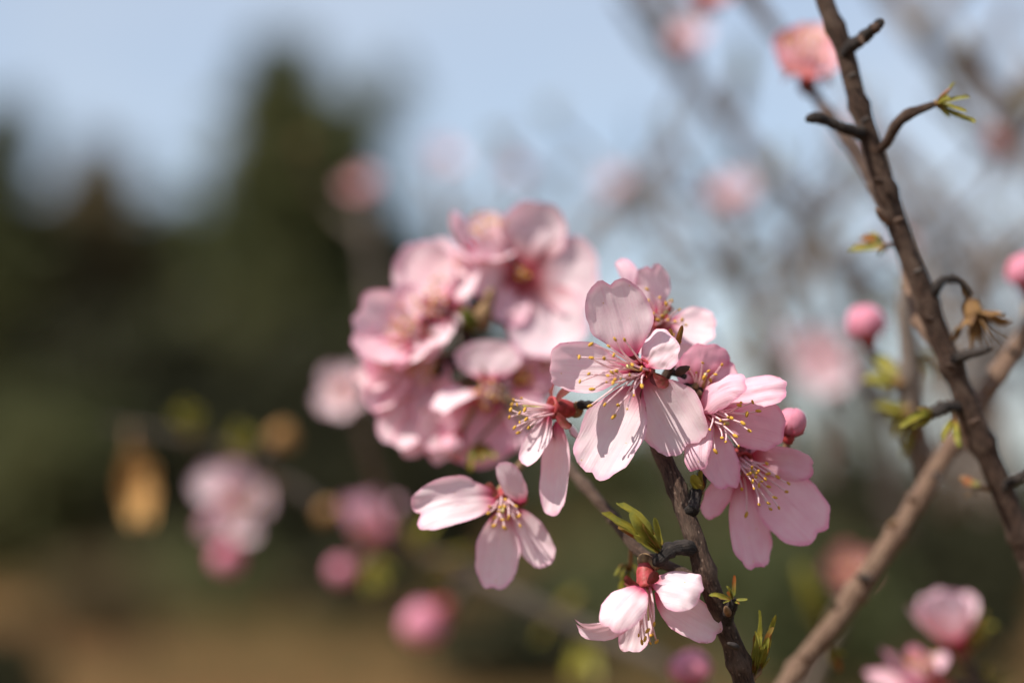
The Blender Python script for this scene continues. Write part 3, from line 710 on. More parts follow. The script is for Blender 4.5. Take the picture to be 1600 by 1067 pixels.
# ------------------------------------------------------------------ sharp blossoms
c = P(1000, 578, 2); ax = D(-.34, .10, .93)
an = []
for (x, y, e) in [(961, 530, -9), (976, 531, -9), (951, 541, -9), (923, 538, -8), (905, 558, -8), (924, 559, -9), (959, 555, -11), (920, 584, -10), (906, 596, -9), (925, 608, -8),
                  (922, 634, -6), (945, 632, -8), (966, 633, -9), (959, 651, -6), (980, 639, -10), (990, 618, -10), (1003, 603, -9), (988, 570, -11), (1002, 576, -10), (984, 586, -12),
                  (956, 582, -12), (963, 580, -12), (950, 587, -12), (970, 592, -12), (948, 597, -12), (958, 598, -13), (961, 593, -13), (944, 560, -12)]:
    an.append(P(x, y, e))
blossom('fully open pale pink blossom facing the viewer with golden stamens spread wide', c, ax, px_petals(0, [
    (951, 434, -3, 106, dict(b=(988, 558, 2), notch=.085, kl=.30, kr=.18, bend=.05, curl=-.05, ruffle=.022, lip=.028)),
    (1050, 522, -1, 76, dict(b=(1006, 572, 2), notch=.02, kl=.1, kr=-1.15, bend=.1, curl=.7, ruffle=.05, claw=.4, belly=.45)),
    (1080, 704, 1, 112, dict(b=(1008, 588, 2), notch=.07, kl=.25, kr=.30, bend=.22, curl=.1, ruffle=.03, claw=.54, belly=.45)),
    (922, 744, 0, 106, dict(b=(996, 598, 2), notch=.05, kl=.35, kr=.45, bend=.30, curl=.1, ruffle=.02)),
    (855, 572, -7, 86, dict(b=(986, 576, 2), notch=.05, kl=.35, kr=.75, bend=.35, curl=-.6, ruffle=.03, lip=.02)),
    ]), s=1.05, seed=2, anthers=an, stalk_to=P(1022, 622, 14), sepal_back=.15, sepal_len=5, tint=1.0)

c = P(1112, 648, 8); ax = D(.55, -.30, .70)
an = [P(x, y, 6 + e) for x, y, e in [(1176, 628, -7), (1185, 642, -6), (1167, 647, -8), (1161, 661, -9), (1171, 673, -8), (1149, 681, -10), (1154, 697, -8), (1138, 652, -11), (1126, 657, -11), (1132, 663, -11), (1109, 671, -9),
      (1118, 705, -6), (1105, 703, -6), (1134, 690, -10), (1158, 629, -8), (1155, 633, -8), (1143, 653, -10), (1128, 684, -10)]]
blossom('pink blossom turned sideways, its upper petals folded over golden stamens', c, ax, px_petals(6, [
    (1168, 598, -9, 62, dict(b=(1092, 638, 0), kl=-.8, kr=-1.0, bend=-.5, curl=.5, nn=(-.40, .50, .75), ruffle=.03, notch=.02, claw=.7, belly=.3)),
    (1231, 606, -3, 62, dict(b=(1116, 630, 3), kl=-.2, kr=-.7, bend=-.2, curl=.4, nn=(-.05, .45, .9), ruffle=.03, notch=.03)),
    (1229, 672, -1, 92, dict(b=(1114, 645, 4), kl=.45, kr=.45, bend=.3, notch=.02, ruffle=.015, claw=.62)),
    (1140, 766, -1, 76, dict(b=(1108, 652, 3), kl=-.3, kr=.4, bend=.3, notch=.05, ruffle=.025, belly=.45, claw=.6)),
    (1090, 736, -6, 50, dict(b=(1100, 645, 0), kl=-.5, kr=-.8, bend=-.4, curl=.3, nn=(-.5, .25, .8), notch=.0, ruffle=.04, claw=.5)),
    ]), mat=M_PINK, seed=5, anthers=an, stalk_to=P(1090, 608, 14), sepal_back=.8, sepal_len=4)

c = P(1162, 722, 16); ax = D(.42, -.38, .80)
an = [P(x, y, 16 + e) for x, y, e in [(1181, 745, -12), (1190, 752, -12), (1176, 752, -13), (1186, 758, -12), (1196, 748, -11), (1178, 763, -11), (1204, 795, -8), (1217, 793, -7), (1186, 788, -10), (1201, 786, -9), (1211, 777, -9), (1166, 804, -5), (1201, 760, -8), (1229, 768, -6), (1200, 740, -9), (1215, 745, -7), (1198, 724, -7), (1159, 764, -9), (1171, 740, -11), (1184, 737, -11), (1175, 730, -11), (1232, 755, -6)]]
blossom('nodding pink blossom with a crimson throat hanging lowest on its spur', c, ax, px_petals(16, [
    (1272, 728, -4, 72, dict(b=(1172, 714, 1), kl=.3, kr=.95, bend=.3, notch=.03, ruffle=.02)),
    (1284, 838, -2, 104, dict(b=(1176, 730, 1), kl=.35, kr=.3, bend=.3, notch=.05, ruffle=.02, belly=.55)),
    (1182, 890, -2, 84, dict(b=(1164, 736, 1), kl=.55, kr=.25, bend=.35, notch=.03, ruffle=.035, belly=.55)),
    (1100, 806, -4, 56, dict(b=(1154, 730, 1), kl=.5, kr=.7, bend=.2, curl=-.3, notch=.02, ruffle=.03, claw=.4)),
    (1190, 660, 2, 84, dict(b=(1164, 714, 2), kl=.3, kr=.3, bend=.3)),
    ]), mat=M_PINK, seed=8, anthers=an, stalk_to=P(1138, 705, 25), sepal_back=1.4, sepal_len=3.4)

c = P(1032, 500, 30); ax = D(.25, .25, .90)
blossom('half hidden pale blossom directly behind the wide open one', c, ax, px_petals(30, [
    (1016, 412, -2, 56, dict(kl=.5, kr=-.6, bend=.2, notch=.10, ruffle=.04)),
    (1120, 514, -2, 66, dict(bend=.3, kl=.3, kr=.5, notch=.06, ruffle=.03)),
    (966, 404, 4, 34, dict(b=(1005, 490, 2), bend=-.3, curl=.3, kl=.6, kr=.4, mat=M_PINK)),
    (975, 540, 2, 60, dict(bend=.3)), (1070, 570, 2, 60, dict(bend=.3)),
    ]), seed=11, anthers=[P(x, y, 30 + e) for x, y, e in [(1003, 465, -9), (1011, 452, -9), (1031, 465, -9), (1013, 470, -10), (1012, 482, -10), (1041, 475, -11), (1046, 470, -11), (1061, 484, -9), (1044, 500, -11), (1055, 502, -10), (1072, 508, -8), (1035, 494, -12), (1028, 500, -12), (1050, 470, -10), (1020, 490, -12), (1066, 500, -8)]],
    stalk_to=P(1048, 572, 12), tint=.98)
c = P(1098, 606, 18); ax = D(.15, .45, .85)
blossom('small rosy blossom tucked behind the dark bud scales', c, ax, px_petals(18, [
    (1104, 536, -4, 84, dict(kl=.5, kr=.5, bend=.4, notch=.05, ruffle=.05)), (1150, 575, -2, 60, dict(bend=.4, kl=.4)), (1062, 560, -2, 50, dict(bend=.5)), (1130, 640, 3, 60, {}), (1070, 640, 3, 60, {}),
    ]), mat=M_PINK, seed=14, anthers=[P(x, y, 18 + e) for x, y, e in [(1098, 567, -9), (1088, 582, -9), (1107, 580, -10), (1110, 594, -10), (1076, 576, -8), (1128, 570, -7), (1100, 590, -11), (1118, 585, -9)]], stalk_to=P(1085, 606, 14))

c = P(860, 637, 14); ax = D(-.93, .08, .36)
blossom('spent blossom shown from the side with red cup and only two drooping petals', c, ax, px_petals(14, [
    (820, 726, -3, 50, dict(b=(858, 648, -1), kl=.9, kr=.7, bend=.4, nn=(-.6, .25, .75), notch=-.03, ruffle=.02)),
    (862, 806, 0, 50, dict(b=(872, 655, 0), kl=.6, kr=.6, bend=.2, nn=(-.3, .2, .9), notch=-.04, ruffle=.015, belly=.45)),
    (905, 680, 8, 44, dict(b=(876, 650, 3), bend=.2)),
    ]), seed=17, anthers=[P(x, y, 14 + e) for x, y, e in [(803, 625, 0), (798, 640, -3), (796, 652, -2), (808, 632, -5), (812, 645, -6), (804, 668, -3), (815, 622, 2), (812, 660, -5), (822, 655, -7), (820, 640, -8), (800, 632, 3), (810, 676, 0), (826, 668, -6)]],
    stalk_to=P(908, 632, 13), cup_len=6.5, rim=2.8, sepal_back=.35, sepal_len=6.5)

c = P(788, 786, 26); ax = D(.02, -.45, .85)
blossom('pale blossom with four separate petals hanging below the cluster', c, ax, px_petals(26, [
    (646, 808, -4, 84, dict(b=(778, 776, 1), kl=.9, kr=.5, bend=-.5, curl=.4, notch=.10, ruffle=.035, claw=.45, belly=.5, nn=(-.1, .35, .9))),
    (786, 722, -8, 44, dict(b=(816, 786, -2), kl=-.5, kr=-.5, bend=-.3, nn=(-.4, .3, .85), notch=0, claw=.6, belly=.3)),
    (770, 922, 0, 74, dict(b=(786, 792, 1), kl=.6, kr=.45, bend=.3, notch=.02, ruffle=.02, belly=.5)),
    (858, 884, 0, 62, dict(b=(798, 792, 1), kl=.4, kr=.6, bend=.3, notch=.0, ruffle=.02, belly=.5)),
    ]), seed=20, stamens=16, sl=7, spread=.8, stalk_to=P(850, 688, 62))

c = P(1012, 920, -2); ax = D(.08, -.93, .30)
blossom('drooping blossom hanging upside down from a short black spur', c, ax, px_petals(-2, [
    (898, 968, 0, 48, dict(b=(1002, 918, 1), kl=.5, kr=.9, bend=-.9, curl=.6, nn=(-.15, -.75, .6), notch=.14, ruffle=.03)),
    (950, 984, -9, 74, dict(b=(1004, 918, -2), kl=-.75, kr=-.75, bend=-.5, curl=.5, nn=(-.2, .55, .8), notch=.06, ruffle=.03, claw=.5, belly=.4)),
    (1098, 930, -5, 84, dict(b=(1018, 908, -1), kl=-.5, kr=-.9, bend=-.2, curl=.6, nn=(-.2, .6, .8), notch=.06, ruffle=.06, claw=.35, belly=.55)),
    (1124, 992, 2, 68, dict(b=(1022, 926, 2), kl=.5, kr=.7, bend=.3, nn=(-.2, .35, .9), notch=.05, ruffle=.04)),
    (982, 1020, 5, 56, dict(b=(1008, 930, 3), kl=.6, kr=.6, bend=.4, nn=(0, .2, .95), notch=.06, ruffle=.03)),
    ]), seed=23, anthers=[P(x, y, e) for x, y, e in [(998, 992, -3), (1003, 1003, -2), (1016, 1004, -1), (1008, 998, -6), (992, 970, -5), (1000, 965, -8), (1022, 975, -6), (1026, 1002, 0), (1012, 985, -7), (988, 975, -2), (1018, 992, 2)]], stalk_to=P(1027, 879, -2), cup_len=6.5, sl=12)

bud('small rose bud peeping out beside the sideways pink blossom', P(1230, 694, 18), D(.18, .95, .1), .0088, M_BUD, 3, stalk_to=P(1140, 704, 25), fat=.7)

# ------------------------------------------------------------------ blurred cluster on the side twig
G2 = 'almond blossoms of the crowded cluster'
Z = 92
blossom('blossom with a crimson throat topping the crowded cluster', P(815, 430, Z), D(.12, .05, .98), px_petals(Z, [
    (848, 314, -3, 109, dict(kl=.6, kr=.5, bend=.4, notch=.02)), (938, 428, -1, 127, dict(bend=.3, kl=.4, kr=.3)), (884, 552, -2, 134, dict(bend=.35, belly=.5)),
    (784, 506, -1, 70, dict(bend=.3, mat=M_PINK)), (730, 418, -2, 104, dict(bend=.3, kl=.4))], sun=(815, 430, 0.12)), seed=31, lod=1, mat=M_PETC, stamens=6, sl=4, spread=.6, group=G2, stalk_to=P(768, 448, 96))
blossom('blossom opening skyward at the upper rim of the cluster', P(756, 388, Z + 4), D(.05, .82, .45), px_petals(Z + 4, [
    (703, 334, -3, 72, dict(bend=.7, cup=.7)), (765, 328, 4, 63, dict(bend=.5)), (796, 352, -1, 59, dict(bend=.6, cup=.7)), (720, 400, -10, 72, dict(bend=.4)), (785, 405, -9, 68, dict(bend=.4))]), seed=32, lod=1, sl=9, group=G2, stalk_to=P(760, 455, 96))
blossom('blossom facing the sun with two upright creamy petals', P(690, 486, Z - 4), D(-.45, .40, .80), px_petals(Z - 4, [
    (640, 384, -1, 111, dict(bend=.4, kl=.5)), (728, 398, -4, 95, dict(bend=.4, kl=.6, kr=.4)), (735, 480, -1, 72, dict(bend=.3)), (668, 548, -6, 79, dict(bend=.3)), (606, 470, -2, 79, dict(bend=.4))], sun=(690, 486, 0.38)), seed=33, lod=1, sl=8, group=G2, stalk_to=P(700, 500, 92))
blossom('broad blossom jutting from the sunny side of the cluster', P(650, 520, Z - 8), D(-.55, .30, .78), px_petals(Z - 8, [
    (556, 480, -2, 100, dict(bend=.45, kl=.6)), (556, 548, -4, 95, dict(bend=.4, mat=M_PINK)), (640, 570, -5, 91, dict(bend=.3)), (690, 545, -2, 68, dict(bend=.3)), (618, 455, 0, 68, dict(bend=.4))], sun=(650, 520, 0.38)), seed=34, lod=1, sl=8, group=G2, stalk_to=P(690, 575, 88))
blossom('downward blossom with rosy throat beneath the broad one', P(668, 560, Z - 4), D(-.30, -.45, .80), px_petals(Z - 4, [
    (568, 570, -3, 93, dict(bend=.4, mat=M_PINK)), (570, 636, -3, 70, dict(bend=.4)), (612, 698, -4, 93, dict(bend=.4, kl=.6)), (672, 660, -5, 84, dict(bend=.4)), (694, 610, -3, 61, dict(bend=.4, mat=M_PINK))]), seed=35, lod=1, sl=7, group=G2, stalk_to=P(684, 582, 86))
blossom('shaded blossom with one creamy folded petal under the cluster', P(765, 608, Z - 12), D(-.05, -.28, .95), px_petals(Z - 12, [
    (762, 530, 0, 109, dict(bend=.35)), (684, 646, -8, 66, dict(bend=-.3, nn=(-.6, .6, .6), kl=.5, kr=.5)), (655, 692, -2, 75, dict(bend=.4)), (728, 728, -2, 123, dict(bend=.4, mat=M_PINK)), (820, 700, -1, 136, dict(bend=.4, mat=M_PINK))]), seed=36, lod=1, sl=7, group=G2, stalk_to=P(770, 596, 88))
blossom('small rosy half-open blossom between cluster and open blossom', P(812, 592, Z + 4), D(.25, .35, .85), auto_petals(P(812, 592, Z + 4), D(.25, .35, .85), .0085, seed=4, open_=.5), seed=37, lod=1, s=.8, sl=6, mat=M_PINK, group=G2, stalk_to=P(798, 592, 100))
blossom('frilled creamy blossom wedged between the two upright petals and the rim', P(700, 440, Z + 4), D(-.25, .62, .72), px_petals(Z + 4, [
    (624, 398, -2, 84, dict(bend=.4, ruffle=.06)), (668, 376, 3, 74, dict(bend=.4, ruffle=.06)), (742, 402, 0, 76, dict(bend=.4, ruffle=.06)), (738, 458, -6, 66, dict(bend=.3)), (652, 462, -7, 74, dict(bend=.3, ruffle=.06))], sun=(700, 440, 0.38)), seed=38, lod=1, sl=7, group=G2, stalk_to=P(728, 500, 97))
blossom('crumpled rosy-edged blossom at the outermost side of the cluster', P(622, 566, Z), D(-.62, .18, .75), px_petals(Z, [
    (562, 522, 0, 70, dict(bend=.4, ruffle=.06)), (558, 598, -2, 72, dict(bend=.4, ruffle=.06)), (600, 640, -4, 70, dict(bend=.4)), (668, 610, -5, 72, dict(bend=.3, ruffle=.06)), (640, 520, -4, 70, dict(bend=.3))], sun=(622, 566, 0.38)), seed=39, lod=1, sl=7, group=G2, stalk_to=P(684, 582, 86))
blossom('low pale blossom spilling from the underside of the cluster', P(690, 640, Z - 2), D(-.25, -.62, .72), px_petals(Z - 2, [
    (586, 652, -2, 76, dict(bend=.4)), (622, 704, -4, 74, dict(bend=.4)), (696, 722, -6, 80, dict(bend=.4, ruffle=.05)), (764, 694, -4, 76, dict(bend=.4)), (716, 600, -8, 66, dict(bend=.3))]), seed=40, lod=1, sl=7, group=G2, stalk_to=P(755, 580, 90))
blossom('shadowed rosy blossom filling the gap under the crimson throat', P(838, 560, Z + 10), D(.2, -.2, .95), px_petals(Z + 10, [
    (792, 560, 0, 60, dict(bend=.4)), (846, 508, 0, 70, dict(bend=.4)), (880, 560, 0, 64, dict(bend=.3)), (838, 625, -2, 70, dict(bend=.3)), (800, 612, 0, 60, {})]), seed=44, lod=1, sl=6, group=G2, mat=M_PINK, stalk_to=P(800, 592, 100))
bud('round pale bud dangling at the foot of the cluster', P(722, 672, 78), D(-.45, -.85, .2), .0075, M_PINK, 5, 'flower buds of the cluster', P(760, 600, 90), fat=.8)

# ------------------------------------------------------------------ blurred twig with dry leaf
low = Branch('grey twig trailing away past a dry tan leaf', [(1130, 1110, 330, 9.3), (1040, 1040, 330, 9.9), (940, 995, 345, 10.5), (800, 930, 360, 10.5), (660, 862, 375, 9.9), (560, 818, 385, 8.7), (470, 768, 390, 7.4), (400, 725, 395, 6.2), (320, 690, 400, 5.6), (230, 672, 405, 4.3), (170, 662, 410, 3.1)], M_BARKD, 90, step=.005)
low.twig([(400, 725, 395, 9), (425, 695, 385, 8), (445, 666, 380, 7)]); low.bud_on((443, 676, 380), (450, 640, 378), 44, M_DRY)
low.twig([(560, 818, 385, 9), (520, 800, 380, 8), (497, 790, 378, 7)]); low.bud_on((505, 795, 378), (485, 778, 378), 36, M_DRY)
low.twig([(600, 838, 380, 9), (570, 870, 372, 9), (555, 884, 370, 7)]); low.twig([(735, 898, 368, 10), (715, 925, 362, 9), (700, 945, 360, 8)])
low.shoot((300, 685, 398), [(288, 628, 395, .45), (272, 645, 395, .4), (312, 640, 395, .4)], M_LEAF, .4, 51, 10)
low.shoot((385, 718, 394), [(372, 662, 390, .45), (350, 680, 390, .4), (396, 672, 392, .4)], M_LEAF, .4, 52, 10)
low.shoot((575, 868, 372), [(596, 915, 368, .5), (580, 925, 368, .4), (612, 895, 372, .4)], M_LEAF, .4, 53, 10)
low.shoot((655, 862, 372), [(680, 805, 372, .35), (640, 815, 372, .35)], M_LEAF, .35, 54, 8)
for k, (bx, by, tips) in enumerate([(690, 872, [(700, 925, 365), (735, 860, 365), (660, 900, 368)]), (870, 962, [(840, 1000, 350), (905, 925, 350)]), (915, 990, [(890, 1058, 340), (930, 1062, 340)])]):
    low.shoot((bx, by, 360), tips, M_LEAF, .3, 55 + k, 9)
# dry curled leaf
b = P(205, 700, 405); lo = petal_mesh('dry_leaf', b, P(226, 826, 396), 74 * PX(400), D(-.2, .3, .9), M_DRY, 4, b, bend=1.2, curl=1.2, cup=1.3, notch=.12, claw=.6, belly=.35, ruffle=.17, na=36, nr=10)
dl = link('dry_leaf', None, None, b); tag(dl, 'curled dry tan leaf hanging on the grey twig', 'dry leaf')
link('blade', lo, dl)
stalk(dl, b, D(.05, -1, 0), M_SCALE, None, .0012)
G3 = 'blossoms on the trailing grey twig'
c = P(362, 778, 385); blossom('large pale blossom beside the dry tan leaf', c, D(.62, -.10, .75), px_petals(385, [(305, 742, 0, 60, dict(ruffle=.06)), (370, 722, 3, 58, dict(ruffle=.06)), (424, 778, 0, 62, dict(bend=.5)), (386, 846, -8, 62, dict(bend=.5)), (318, 838, 0, 50, dict(ruffle=.06))]), seed=41, lod=1, s=1.0, sl=7, group=G3)
bud('deep pink bud below the large pale blossom', P(366, 840, 380), D(-.3, -.95, .1), .0145, M_BUD, 7, 'flower buds on the trailing grey twig', fat=.8)
c = P(580, 838, 378); blossom('cup-shaped mauve blossom above a hot pink bud', c, D(-.05, .9, .35), px_petals(378, [(534, 782, -4, 62, dict(cup=.8)), (578, 768, -10, 66, dict(cup=.7)), (624, 782, -2, 62, dict(cup=.8)), (562, 775, 8, 60, {}), (605, 775, 8, 60, {})]), seed=42, lod=1, s=1.3, sl=7, group=G3, mat=M_PINK)
bud('hot pink round bud hanging below the mauve blossom', P(560, 888, 370), D(-.95, -.1, .3), .0115, M_BUD, 8, 'flower buds on the trailing grey twig', fat=.85)
bud('rosy pointed bud low on the trailing twig', P(702, 942, 358), D(-.75, -.6, .2), .021, M_BUD, 9, 'flower buds on the trailing grey twig', fat=.62)
c = P(540, 612, 300)
stem = Branch('thin hidden twig reaching the soft round blossom behind the cluster', [(640, 862, 375, 9), (600, 780, 350, 9), (570, 690, 320, 8), (556, 640, 306, 6)], M_BARKG, 120, step=.005)
blossom('soft round pale blossom showing beside the crowded cluster', c, D(-.35, .15, .9), auto_petals(c, D(-.35, .15, .9), .011, seed=6, open_=.35), seed=43, lod=1, s=1.0, sl=7, group=G3, stalk_to=P(556, 642, 306))

# ------------------------------------------------------------------ blossoms right of the cluster
G4 = 'blossoms beside the upright branch'
c = P(1262, 108, 122); blossom('salmon pink blossom on a twig beside the upright branch', c, D(-.1, .80, .58), px_petals(122, [(1212, 92, -3, 74, dict(cup=.6, ruffle=.07)), (1222, 46, 3, 74, dict(cup=.6, ruffle=.08)), (1266, 34, 4, 74, dict(cup=.6, ruffle=.08)), (1310, 60, 0, 74, dict(ruffle=.08)), (1290, 118, -10, 70, dict(ruffle=.07)), (1238, 100, -14, 66, dict(ruffle=.07))]), seed=51, lod=1, s=1.2, sl=9, mat=M_SALMON, group=G4, stalk_to=P(1270, 142, 121))
bud('bright pink bud against the pale gap beside the upright branch', P(1362, 545, 122), D(-.25, .95, .2), .0125, M_BUD, 11, 'flower buds by the upright branch', P(1362, 548, 124), fat=.85)
c = P(1285, 560, 420); st2 = Branch('pale stem behind the wide faded blossom', [(1300, 760, 435, 10), (1296, 680, 430, 10), (1290, 610, 426, 8), (1287, 582, 424, 6)], M_BARKG, 130, step=.005)
blossom('wide faded pink blossom seen past the sideways blossom', c, D(-.1, .25, .95), px_petals(420, [(1240, 530, 0, 60, dict(ruffle=.07)), (1290, 512, 0, 56, dict(ruffle=.07)), (1326, 556, 0, 58, dict(ruffle=.07)), (1306, 612, -4, 70, dict(ruffle=.05)), (1248, 592, 0, 56, dict(ruffle=.07))]), seed=52, lod=1, s=1.0, stamens=5, sl=7, group=G4, stalk_to=P(1288, 590, 424), tint=.9)
low2 = Branch('dark low twig carrying two plump pink blossoms', [(1590, 1130, 150, 12), (1540, 1080, 150, 12), (1510, 1040, 150, 11), (1500, 1010, 150, 9), (1498, 990, 150, 7)], M_BARK, 140)
low2.twig([(1540, 1080, 150, 9), (1490, 1072, 140, 8), (1462, 1070, 136, 7)])
low2.shoot((1510, 1020, 150), [(1540, 955, 146, .4), (1528, 985, 144, .4), (1555, 975, 150, .4)], M_LEAF, .4, 61, 10)
low2.shoot((1545, 1085, 150), [(1545, 1040, 148, .35), (1575, 1058, 150, .35)], M_LEAF, .35, 62, 10)
c = P(1494, 996, 148); blossom('plump half-open pink blossom on the dark low twig', c, D(-.38, .90, .2), px_petals(148, [(1424, 948, -8, 70, dict(cup=.9)), (1462, 926, -14, 84, dict(cup=.8)), (1518, 934, -6, 74, dict(cup=.9)), (1450, 925, 8, 70, {}), (1500, 926, 10, 70, {})]), seed=53, lod=1, s=1.1, sl=8, group=G4, stalk_to=P(1500, 1012, 150))
c = P(1452, 1062, 136); blossom('rosy blossom opening beside the plump half-open one', c, D(-.5, .75, .4), px_petals(136, [(1352, 1058, -4, 70, dict(cup=.7)), (1382, 1018, -8, 80, dict(cup=.8)), (1432, 1008, -4, 76, dict(cup=.8)), (1400, 1085, -8, 70, {}), (1460, 1020, 8, 60, {})]), seed=54, lod=1, s=1.1, sl=8, group=G4, mat=M_PINK, stalk_to=P(1464, 1070, 136))
bud('pink bud at the end of the slanting branch twig', P(1604, 466, 118), D(-.1, .95, .1), .0125, M_BUD, 13, 'flower buds by the upright branch', P(1600, 535, 88), fat=.75)
bud('rounded pink bud below the drooping blossom', P(1082, 1085, 120), D(-.1, .97, .1), .0125, M_BUD, 14, 'flower buds by the central branch', P(1120, 1112, 115), fat=.95)
Branch('stub of twig under the rounded pink bud', [(1200, 1160, 110, 8), (1150, 1130, 112, 9), (1118, 1110, 115, 8)], M_BARK, 150)
# withered flower
b = P(1512, 468, 46); wf = tag(link('withered_flower', None, None, b), 'withered brown flower on a curled spur by the upright branch', 'dry flower')
ax = D(.3, -.85, .3); e1, e2 = perp(ax)
v, f = lathe(Vector(), ax, [(0, .0008), (.001, .0022), (.004, .0026), (.0055, .003), (.005, .002)], 10); link('calyx_cup', mesh('calyx_cup', v, f, M_DRYB), wf)
for i in range(5):
    o = e1 * math.cos(i * 1.2566) + e2 * math.sin(i * 1.2566); b0 = b + ax * .005 + o * .0024
    link('sepal', petal_mesh('sepal', b0, b0 + o * .0065 + ax * .003, .0048, ax, M_DRYB, i + 3, b, bend=.6, curl=.8, cup=.9, notch=-.05, claw=.7, belly=.3, ruffle=.06, na=16, nr=5), wf)
for i in range(7):
    o = e1 * math.cos(i * .9) + e2 * math.sin(i * .9); v, f, at = tube_data([ax * .004 + o * .0012, ax * .009 + o * .003, ax * .013 + o * (.0035 + .001 * (i % 3))], [.0003, .00025, .0002], 5)
    link('stamen', mesh('stamen', v, f, M_DRYB, attr=at), wf)
stalk(wf, b, ax, M_SCALE, P(1506, 446, 45))
c = P(1330, 900, 300); st3 = Branch('short red-brown twig behind the slanting branch', [(1250, 1100, 320, 10), (1290, 1010, 312, 10), (1322, 940, 305, 8), (1328, 916, 303, 6)], M_BARKG, 160, step=.005)
blossom('rose blossom with shade painted into its petals behind the slanting branch', c, D(-.2, .6, .7), auto_petals(c, D(-.2, .6, .7), .013, seed=9, open_=.6), seed=55, lod=1, s=1.0, sl=7, group=G4, stalk_to=P(1327, 918, 303), mat=M_PETSHADE)
st3.shoot((1290, 1000, 312), [(1250, 880, 305, .2), (1272, 905, 308, .2), (1262, 930, 308, .2)], M_LEAF, .2, 63, 9)

# ------------------------------------------------------------------ soft branches far behind
G5 = 'soft grey branches against the sky'
rb = random.Random(77)
FARB = [
 ('grey forked branch arching down behind the salmon blossom', [(1010, -60, 640, 9), (1040, 30, 640, 13), (1075, 120, 640, 14), (1150, 210, 640, 14), (1230, 300, 640, 15), (1300, 400, 640, 15), (1350, 520, 640, 16), (1380, 660, 640, 17), (1400, 830, 640, 18)]),
 ('thick grey branch crossing the sky beyond the leafy side shoot', [(1370, -60, 700, 13), (1430, 40, 700, 17), (1500, 120, 700, 18), (1570, 200, 700, 19), (1680, 330, 700, 20)]),
 ('grey branch dropping behind the leafy side shoot', [(1390, 210, 560, 8), (1440, 280, 560, 12), (1490, 350, 560, 13), (1530, 440, 560, 14), (1550, 560, 560, 15), (1560, 760, 560, 16)]),
 ('low arching grey twig behind the highest cluster blossom', [(860, 560, 720, 10), (885, 440, 720, 10), (925, 345, 720, 10), (985, 300, 720, 9), (1050, 305, 720, 8), (1110, 330, 720, 5)]),
 ('upright grey-green twig with pink tips against the sky', [(1230, 760, 600, 14), (1205, 600, 600, 13), (1180, 500, 600, 12), (1160, 420, 600, 11), (1150, 345, 600, 8), (1148, 315, 600, 5)]),
 ('brown twig end hanging beside the salmon blossom', [(1130, -60, 300, 10), (1170, -5, 300, 13), (1205, 40, 300, 12), (1222, 66, 300, 8)]),
 ('grey cross twig behind the yellow leaf', [(1420, 470, 660, 12), (1330, 420, 660, 11), (1230, 400, 660, 10), (1130, 420, 660, 8), (1040, 400, 660, 5)]),
 ('blurred grey branch behind the withered flower', [(1380, 260, 620, 8), (1420, 340, 620, 10), (1470, 470, 620, 12), (1520, 620, 620, 13), (1540, 800, 620, 14)]),
 ('slim twig topped by two pale pink tufts', [(700, 640, 760, 9), (705, 480, 760, 9), (695, 340, 760, 8), (688, 262, 760, 5)]),
 ('slim twig topped by a dusky red tuft', [(600, 640, 760, 9), (590, 480, 760, 8), (575, 370, 760, 7), (570, 305, 760, 5)]),
 ('slim twig topped by a faint pink tuft', [(830, 640, 800, 9), (822, 460, 800, 8), (812, 350, 800, 6), (808, 285, 800, 5)]),
 ('bare grey twig carrying one dusky pink blossom against the sky', [(1610, 80, 420, 12), (1590, 160, 420, 12), (1560, 250, 420, 9), (1545, 300, 420, 6)]),
]
FO = []
for i, (lab, pts) in enumerate(FARB):
    B = Branch(lab, pts, M_BARKG, 200 + i, G5, n=8, step=.008); FO.append(B)
    for k in range(13 if i not in (5, 8, 9, 10) else 1):
        j = rb.randrange(1, len(pts) - 1); x, y, z, r = pts[j]; sx = rb.choice((-1, 1)); L = rb.uniform(60, 190)
        q = [(x, y, z, r * .75), (x + sx * L * .4, y - L * .35, z + rb.uniform(-30, 30), r * .6), (x + sx * L * .7 + rb.uniform(-20, 20), y - L * rb.uniform(.6, 1), z + rb.uniform(-60, 60), r * .45)]
        B.twig(q, n=6, step=.008)
        if k % 2 == 0:
            e = q[2]; B.shoot((e[0], e[1], e[2]), [(e[0] + rb.uniform(-22, 22), e[1] - rb.uniform(5, 30), e[2]) for _ in range(3)], M_LEAF if k else M_LEAFB, .4, 300 + i * 7 + k, 8)
for (x, y, z, sz, lab, mt, sd) in [
    (692, 250, 760, .023, 'pale pink tuft blossom high on a slim twig', M_PET, 1), (568, 292, 760, .022, 'dusky red blossom tip beside the tallest conifer', M_SALMON, 2), (808, 268, 800, .018, 'faint pink blossom above the highest cluster blossom', M_PET, 3),
    (1150, 305, 600, .024, 'pink blossom pair on the upright grey-green twig', M_PET, 4), (1120, 312, 610, .018, 'small pink blossom touching the pink pair', M_PET, 5), (960, 290, 720, .018, 'dull pink blossom on the low arching twig', M_PET, 6),
    (1075, 62, 500, .022, 'faint lilac blossom beside the brown twig end', M_PET, 7), (1105, -2, 300, .020, 'bright salmon pink blossom above the faint lilac one', M_SALMON, 8),
    (1560, 225, 420, .016, 'dusky pink blossom on a bare grey twig beyond the leafy shoot', M_PINK, 9), (1240, 540, 560, .02, 'faint rose blossom beside the wide faded one', M_PET, 10)]:
    c = P(x, y, z); a = D(rb.uniform(-.3, .3), .7, .6)
    blossom(lab, c, a, auto_petals(c, a, sz * .52, seed=sd, open_=.5, ruffle=.07), seed=60 + sd, lod=1, s=1.1, sl=6, stamens=8, mat=mt, group='blossoms far behind against the sky')
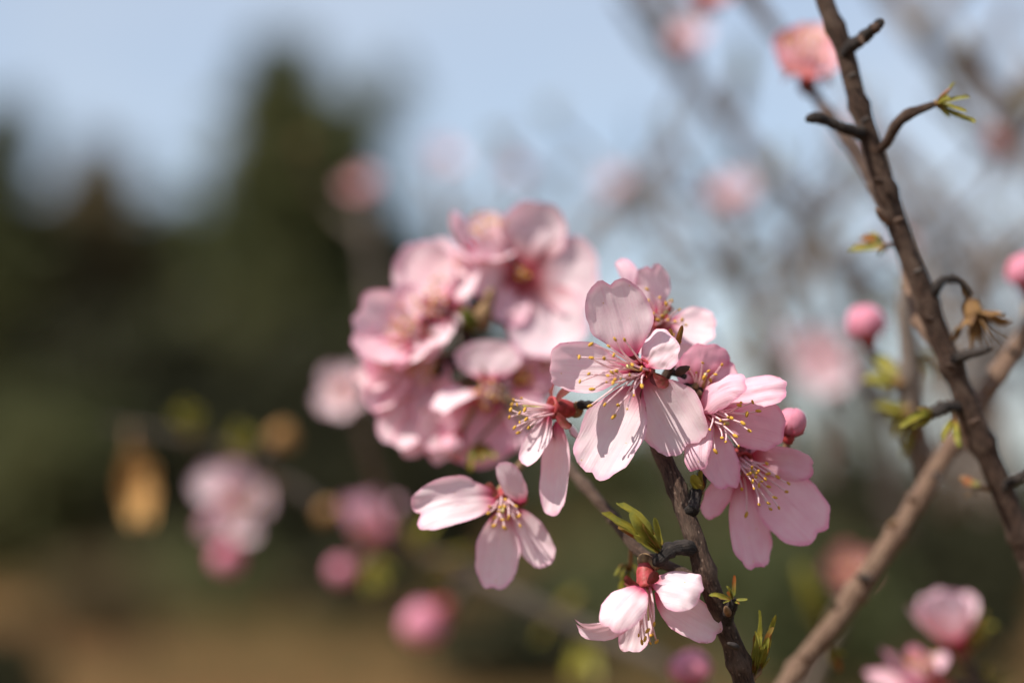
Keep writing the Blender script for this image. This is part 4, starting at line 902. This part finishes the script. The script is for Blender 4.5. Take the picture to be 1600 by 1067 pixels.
rt = random.Random(19)
for k in range(16):
    x, y, z, r = rt.uniform(1020, 1700), rt.uniform(640, 820), rt.uniform(430, 1000), rt.uniform(8, 14); pts = []
    dx = rt.uniform(-.75, -.05) if k % 4 else rt.uniform(.1, .4); n = rt.randint(5, 7); st = rt.uniform(75, 110)
    for q in range(n):
        pts.append((x, y, z, r * (1 - .75 * q / n))); x += dx * st + rt.uniform(-28, 28); y -= st * rt.uniform(.7, 1.05); z += rt.uniform(-30, 30)
    B = Branch('slender soft grey twig in the tangle behind the upright branch', pts, M_BARKG, 400 + k, 'twigs of the soft tangle', n=7, step=.01)
    for q in range(6):
        j = rt.randrange(1, n - 1); X, Y, ZZ, RR = pts[j]; sx = rt.choice((-1, 1)); L = rt.uniform(50, 150)
        e = (X + sx * L * .7, Y - L * rt.uniform(.4, 1), ZZ + rt.uniform(-40, 40), RR * .4)
        B.twig([(X, Y, ZZ, RR * .7), ((X + e[0]) / 2 + rt.uniform(-12, 12), (Y + e[1]) / 2, ZZ, RR * .55), e], n=5, step=.012)
        if q == 0: B.shoot(e[:3], [(e[0] + rt.uniform(-24, 24), e[1] - rt.uniform(0, 30), e[2]) for _ in range(3)], M_LEAF, .4, 500 + k, 8)
        if q == 1 and k % 4 == 0 and e[1] < 620:
            c = P(*e[:3]); aa = D(rt.uniform(-.4, .4), .6, .6)
            blossom('faint pale pink blossom in the soft tangle of twigs', c, aa, auto_petals(c, aa, .0115, seed=k, open_=.5, ruffle=.07), seed=90 + k, lod=1, s=1.0, sl=6, stamens=6, group='blossoms in the soft tangle')
FO[4].shoot((1175, 500, 600), [(1150, 470, 590, .4), (1200, 480, 590, .4), (1185, 540, 590, .4), (1160, 530, 590, .4)], M_LEAF, .4, 71, 12)
FO[4].shoot((1165, 420, 600), [(1150, 390, 590, .4), (1190, 400, 590, .4)], M_LEAF, .4, 72, 12)
FO[0].shoot((1150, 190, 620), [(1165, 60, 600, .3), (1180, 100, 600, .3)], M_LEAF, .3, 73, 8)
